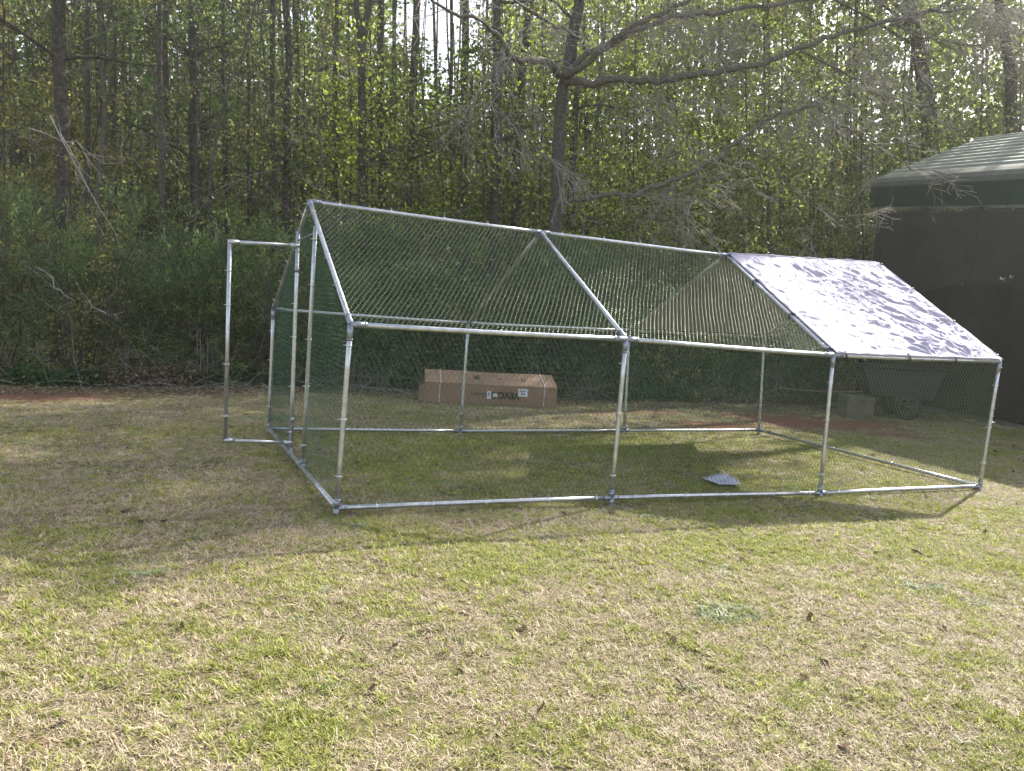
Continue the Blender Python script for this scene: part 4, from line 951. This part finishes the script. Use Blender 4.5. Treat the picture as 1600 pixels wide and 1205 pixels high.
# ---- young understorey trees that fill the middle distance
und = thing  # alias
def sapling(u, Y, vtop, mat, label, group, ncl=18, per=26, L=.08, w=5, cs=.34):
    du = rng.uniform(-14, 14)
    return make_tree([(u, 560), (u + du * .5, 300), (u + du, vtop)], w, w * .5, Y, label, leaf=mat, ncl=ncl, per=per, L=L, group=group, branches=10, low=.3, name='young_tree', crown=(.3, .9), cs=cs)
k = 0
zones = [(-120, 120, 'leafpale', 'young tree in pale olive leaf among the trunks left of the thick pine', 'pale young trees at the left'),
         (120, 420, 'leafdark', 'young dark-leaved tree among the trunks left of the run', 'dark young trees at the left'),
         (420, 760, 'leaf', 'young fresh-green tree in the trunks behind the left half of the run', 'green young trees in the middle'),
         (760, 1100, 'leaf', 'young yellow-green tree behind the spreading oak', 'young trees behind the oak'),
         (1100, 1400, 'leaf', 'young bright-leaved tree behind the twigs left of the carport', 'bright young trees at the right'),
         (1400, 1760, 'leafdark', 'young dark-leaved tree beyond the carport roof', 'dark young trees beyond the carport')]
for (u0, u1, mt, lb, gr_) in zones:
    n = 11
    for i in range(n):
        u = u0 + (u1 - u0) * (i + rng.uniform(.1, .9)) / n; Y = rng.uniform(9.5, 17); mt2 = mt
        vt = rng.uniform(-160, 140)
        gap = 590 < u < 760
        if gap: vt = rng.uniform(150, 230)
        sapling(u, Y, vt, mt2, lb, gr_, ncl=int(rng.uniform(40, 70)) if not gap else 24, L=.07 + .004 * (Y - 9), per=32)
# bare thin poles
for i in range(62):
    u = rng.uniform(-60, 1560); Y = rng.uniform(9, 19); lean = rng.normal(0, 12); w_ = rng.uniform(2.5, 5.5)
    P0_ = atY(u, 560, Y); ft = np.array((P0_[0], Y, GZ - .02)); tp = atY(u + lean, -60, Y)
    t = thing('bare_sapling', 'thin bare sapling among the crowded trunks', 'sapling', ft, 'thin bare saplings in the wood')
    P_ = wobble([ft, lerp(ft, tp, .35) + rng.normal(0, .08, 3), lerp(ft, tp, .7) + rng.normal(0, .12, 3), tp], .02, 3); dp = float(depth(tp))
    MB().tube([tuple(p) for p in P_], [float(lerp(w_, w_ * .5, q / (len(P_) - 1)) / 2 * dp / F) for q in range(len(P_))], 5).make('trunk', M[['bark', 'limb', 'bark', 'pinebark'][i % 4]], t, True)
    sg = []
    for q in range(5):
        j = int(rng.uniform(3, len(P_))); j = min(j, len(P_) - 1); a = rng.uniform(0, 6.28); twigs(P_[j], (math.cos(a), math.sin(a), .5), rng.uniform(.4, 1.1), .008, 1, sg, 0, .6, .2, 2, .003)
    segs_obj('fine_twigs', sg, 'bark' if i % 2 else 'twig', t, 3, 'stuff')

# ---- wood beyond: distant trunks and foliage, one mass
def far_mass():
    nT = 240
    u = rng.uniform(-250, 1900, nT); Y = rng.uniform(17, 36, nT)
    P0_ = np.array([atY(a, 540, b_) for a, b_ in zip(u, Y)]); P0_[:, 2] = GZ
    P1_ = P0_ + np.stack([rng.normal(0, .5, nT), rng.normal(0, .3, nT), rng.uniform(9, 16, nT)], 1)
    P1_[:, 0] -= .07 * 12
    rr = rng.uniform(.03, .10, nT); return prisms(P0_, P1_, rr, rr * .5, 5)
v, f = far_mass(); o = link('distant_trunks', mesh('distant_trunks', v, f, True), M['bark'], kind='stuff'); o['label'] = 'distant trunks deep in the wood'
def clear_of_carport(P):
    q = P - C0; a_ = q @ wa; b_ = q @ wb
    return ~((a_ > -1.6) & (a_ < CL + 4) & (b_ > -1.2) & (b_ < 6) & (P[:, 2] < 8.5))
def far_leaves(n, mat, zlo, zhi, dlo, dhi, ulo, uhi, L, name, clear=True, pw=1.3, per=18, cr=.55, patch=.44, seed=1):
    u = rng.uniform(ulo, uhi, n); D_ = rng.uniform(dlo, dhi, n); z = zlo + (zhi - zlo) * rng.uniform(0, 1, n) ** pw
    d = np.stack([ray(a, 540) for a in u]); P = CAM + d * D_[:, None]; P[:, 2] = z
    pr = proj(P); k = (P[:, 1] > 8.6) & clear_of_carport(P)
    k &= (fbm(P[:, 0] + .6 * P[:, 1], P[:, 2] * 1.3 + .5 * P[:, 1], 2.2, 60 + seed) > patch) | (rng.uniform(size=n) < .12)
    if clear:                                   # thin crowns leave the sky showing high up
        hz = pr[:, 1]; gapd = np.exp(-((pr[:, 0] - 690) / 85) ** 2 - ((hz - 40) / 110) ** 2) * 1.15 + .8 * np.exp(-((pr[:, 0] - 460) / 60) ** 2 - ((hz - 20) / 90) ** 2) + .7 * np.exp(-((pr[:, 0] - 1410) / 22) ** 2 - ((hz - 85) / 30) ** 2) + .35 * np.exp(-((pr[:, 0] - 800) / 300) ** 2 - ((hz + 10) / 50) ** 2)
        k &= rng.uniform(size=n) > gapd * 1.05
    P = P[k]
    v, f = clump_cloud(P, per, cr, L, L * .65); v[:, 2] = np.maximum(v[:, 2], GZ + .01)
    o = link(name, mesh(name, v, f), M[mat], kind='stuff'); return o
far_leaves(4400, 'leaf', .3, 13, 21, 29, 330, 1950, .16, 'distant_foliage')
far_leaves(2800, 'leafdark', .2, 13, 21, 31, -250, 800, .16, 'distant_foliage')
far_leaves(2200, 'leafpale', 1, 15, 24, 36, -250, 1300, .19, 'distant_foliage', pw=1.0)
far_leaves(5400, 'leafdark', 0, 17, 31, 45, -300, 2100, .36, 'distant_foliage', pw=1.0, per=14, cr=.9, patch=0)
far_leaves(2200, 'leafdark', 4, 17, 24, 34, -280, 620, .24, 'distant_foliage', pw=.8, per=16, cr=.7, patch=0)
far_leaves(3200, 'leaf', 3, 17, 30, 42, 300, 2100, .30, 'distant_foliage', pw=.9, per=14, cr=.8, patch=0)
far_leaves(4600, 'leaf', .5, 9, 14, 20, 450, 1850, .09, 'middle_foliage', per=22, cr=.5)
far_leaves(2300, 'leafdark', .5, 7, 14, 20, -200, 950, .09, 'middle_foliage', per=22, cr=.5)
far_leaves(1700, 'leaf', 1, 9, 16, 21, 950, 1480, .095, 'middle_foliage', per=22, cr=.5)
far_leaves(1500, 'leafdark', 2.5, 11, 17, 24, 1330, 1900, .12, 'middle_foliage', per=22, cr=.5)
far_leaves(3200, 'leaffresh', .8, 9, 13.5, 18, 480, 1500, .08, 'middle_foliage', per=24, cr=.42, patch=.60, seed=9, pw=1.0)
far_leaves(1200, 'leafpale', 1, 8, 14, 20, -200, 1700, .08, 'middle_foliage', per=22, cr=.5)
# wooded rise added as a backdrop, blocking low sky glare behind the trees
u_ = np.linspace(-.35, 2.2, 150); t_ = np.linspace(0, 1, 26); UU, TT = np.meshgrid(u_, t_)   # bearing from the yard, distance up the slope
RD = 44 + TT * 34; HX = RD * np.sin(UU - .25); HY = RD * np.cos(UU - .25)
HZ = GZ - .3 + (1 - (1 - TT) ** 2.2) * (17 + 4 * (fbm(UU * 40, UU * 0, 16, 3) - .5)) + (fbm(HX, HY, 5, 8) - .5) * 1.6 * np.clip(TT * 4, 0, 1)
ii = np.arange(HX.size).reshape(HX.shape); hf_ = np.stack([ii[:-1, :-1], ii[:-1, 1:], ii[1:, 1:], ii[1:, :-1]], -1).reshape(-1, 4)
link('backdrop_hill', mesh('backdrop_hill', np.stack([HX, HY, HZ], -1).reshape(-1, 3), hf_, True), simple('wooded rise', [(.3, (.05, .06, .025)), (.5, (.11, .13, .05)), (.75, (.22, .24, .09))], rough=.95, scale=1.6, bmp=.8, bdist=.5, spec=.1), kind='structure')
# grey tangle of fine bare twigs between the trunks
sg = []
for i in range(620):
    u = rng.uniform(-80, 1700); v = rng.uniform(-40, 470); Y = rng.uniform(8.2, 13); p = atY(u, v, Y)
    twigs(p, (rng.normal(), rng.normal() * .5, rng.normal() * .5 + .25), rng.uniform(.5, 1.4), .006, 1, sg, .04, .6, .16, 3, .0026)
h = len(sg) // 2
segs_obj('tangled_twigs', sg[:h], 'twig', None, 3, 'stuff'); segs_obj('tangled_twigs', sg[h:], 'bark', None, 3, 'stuff')

# ---- ground ivy and brush at the wood's foot
n = 900; u = rng.uniform(-150, 1420, n); d = np.stack([ray(a, 610) for a in u]); yy = np.array([edge_y(CAM[0] + q[0] * 11) for q in d]) + .55 + np.abs(rng.normal(0, .35, n))
P = CAM + d * ((yy - CAM[1]) / d[:, 1])[:, None]; P[:, 2] = GZ + .03 + rng.uniform(0, .22, n) ** 1.2
q = rng.uniform(size=n) < .45 + .5 * np.sin(u * .02)
v, f = clump_cloud(P[q], 26, .2, .05, .035); v[:, 2] = np.maximum(v[:, 2], GZ + .004); link('ground_ivy', mesh('ground_ivy', v, f), M['ivy'], kind='stuff')
v, f = clump_cloud(P[~q], 20, .2, .05, .03); v[:, 2] = np.maximum(v[:, 2], GZ + .004); link('dry_brush', mesh('dry_brush', v, f), M['leafbrown'], kind='stuff')
sg = []
for i in range(260):
    u = rng.uniform(-60, 1340); p = atY(u, 600, 6.3 + rng.uniform(0, .9)); p[2] = GZ
    if rng.uniform() < .5: twigs(p, (rng.normal(0, .4), rng.normal(0, .2), 1), rng.uniform(.2, .7), .004, 1, sg, 0, .5, .12, 2, .0016)
    else: twigs(p + np.array((0, 0, .03)), (rng.normal(), rng.normal() * .3, .15), rng.uniform(.3, .8), .006, 1, sg, .04, .5, .12, 2, .0016)
segs_obj('brush_twigs', sg, 'twig', None, 3, 'stuff')
# dry cane stalks left of the door
st = thing('dry_cane_clump', 'clump of tall dry tan stalks at the wood edge left of the open door', 'dry plant', gnd(315, 590))
for k, (u, v, h) in enumerate(((309, 590, 508), (313, 592, 512), (318, 588, 525), (323, 592, 528), (331, 590, 560), (340, 590, 556), (306, 588, 540), (347, 592, 562))):
    p = gnd(u, v + 9); t_ = atY(u + rng.normal(0, 2), h, p[1]); MB().tube([p, lerp(p, t_, .5) + rng.normal(0, .012, 3), t_], [.008, .006, .003], 5).make('stalk', M['twig'], st)
st = thing('dry_weed', 'single tall dry weed with a pale cross of twigs near the left cedars', 'dry plant', gnd(250, 592))
p = gnd(250, 592); t_ = atY(250, 540, p[1]); MB().tube([p, t_], [.007, .004], 5).make('stalk', M['twig'], st)
for (u, v, u2, v2) in ((250, 542, 246, 543), (250, 543, 271, 541), (250, 556, 240, 558), (265, 542, 272, 548)): MB().tube([atY(u, v, p[1]), atY(u2, v2, p[1] - .05)], .004, 5).make('side_twig', M['twig'], st)
# fallen pale sticks in the cedars
for (u, v, Y, u2, v2, Y2, w_, lb) in ((56, 418, 6.75, 118, 470, 6.6, 3, 'pale broken stick slanting through the left cedar bush'), (132, 472, 6.6, 186, 500, 6.5, 3, 'second pale stick, lower right of the first in the cedars'),
                                  (44, 200, 7.6, 190, 255, 7.4, 2.4, 'long pale fallen branch across the thick left pine'), (78, 180, 7.5, 190, 400, 7.2, 2.4, 'pale dead branch leaning steeply beneath the thick left pine'),
                                  (95, 210, 7.5, 140, 300, 7.3, 2, 'short pale dead branch beside the steep leaning one')):
    a, b_ = atY(u, v, Y), atY(u2, v2, Y2); P_ = wobble([a, b_], .03, 6)
    t = thing('dead_branch', lb, 'branch', a); MB().tube([tuple(p) for p in P_], [float(w_ / 2 * depth(a) / F * (1 - .5 * q / 6)) for q in range(len(P_))], 6).make('stem', M['twig'], t, True)
    sg = []
    for q in P_[1:]: twigs(q, rng.normal(0, 1, 3), rng.uniform(.15, .5), .005, 1, sg, .05, .5, .1, 2, .0018)
    segs_obj('fine_twigs', sg, 'twig', t, 3, 'stuff')
# sticks on the lawn
for (u, v, u2, v2, lb) in ((1424, 863, 1442, 871, 'short dark stick on the sunlit lawn at the right'), (1056, 1068, 1068, 1082, 'short grey stick on the lawn, lower middle')):
    a, b_ = gnd(u, v), gnd(u2, v2); a[2] += .02; b_[2] += .015; o = MB().tube([a, lerp(a, b_, .5) + np.array((0, 0, .006)), b_], .005, 6).make('stick', M['bark']); tag(o, lb, 'stick')

# ---- trees beyond the right edge of the frame whose crowns shade the lawn
def shade_tree(u, Y, wpx, h, cr, cx, cz, ncl, label, mat='leafdark'):
    ft = atY(u, 420, Y); x, y = ft[0], Y; t = thing('tall_tree', label, 'tree', (x, y, GZ)); r0 = wpx / 2 * float(depth(ft)) / F
    MB().tube([(x, y, GZ), (x + .05, y, h * .3), (x + (cx - x) * .15, y, h * .6), (x + (cx - x) * .6, y + .1, h)], [r0 * 1.2, r0, r0 * .8, r0 * .3], 10).make('trunk', M['pinebark'], t, True)
    C = rng.normal(size=(ncl, 3)); C /= np.linalg.norm(C, axis=1, keepdims=True); C *= rng.uniform(.2, 1, (ncl, 1)) ** .5; C = C * np.array(cr) + np.array((cx, y, cz))
    sg = []
    for c in C[:: 3]:
        b0 = np.array((x + (cx - x) * .4, y, min(c[2] - .5, h - .3))); sg.append((b0, lerp(b0, c, .5) + rng.normal(0, .1, 3), .05, .03)); sg.append((sg[-1][1], c, .03, .012))
    segs_obj('branches', sg, 'pinebark', t, 5, 'stuff')
    v, f = clump_cloud(C, 55, .55, .13, .085); link('foliage', mesh('foliage', v, f), M[mat], t)
shade_tree(1450, 10.4, 30, 11.5, (2.2, 1.6, 1.6), 13.6, 10.2, 60, 'very thick dark trunk rising behind the carport roof corner')
shade_tree(1574, 9.6, 20, 13.5, (2.0, 1.6, 1.6), 14.1, 12.2, 80, 'dark trunk at the far right above the carport roof')
shade_tree(1720, 9.0, 24, 15.2, (2.4, 1.7, 1.6), 16.3, 13.7, 110, 'tallest tree behind the carport, beyond the right edge')

# ---- added thin haze, lifts the darks like lens veil: one box round everything
hz = MB().box((20, 10, 14), (480, 0, 0), (0, 480, 0), (0, 0, 16.5)).make('haze', None, kind='stuff')
m = bpy.data.materials.new('haze'); m.use_nodes = True; nt = m.node_tree; nt.nodes.remove(nt.nodes["Principled BSDF"])
pv = nt.nodes.new("ShaderNodeVolumePrincipled"); pv.inputs['Color'].default_value = (.93, .93, .88, 1); pv.inputs['Density'].default_value = .0011; pv.inputs['Anisotropy'].default_value = .35
nt.links.new(pv.outputs[0], nt.nodes["Material Output"].inputs['Volume']); hz.data.materials.append(m); hz['label'] = 'thin haze added for a veiling glow over the wood'
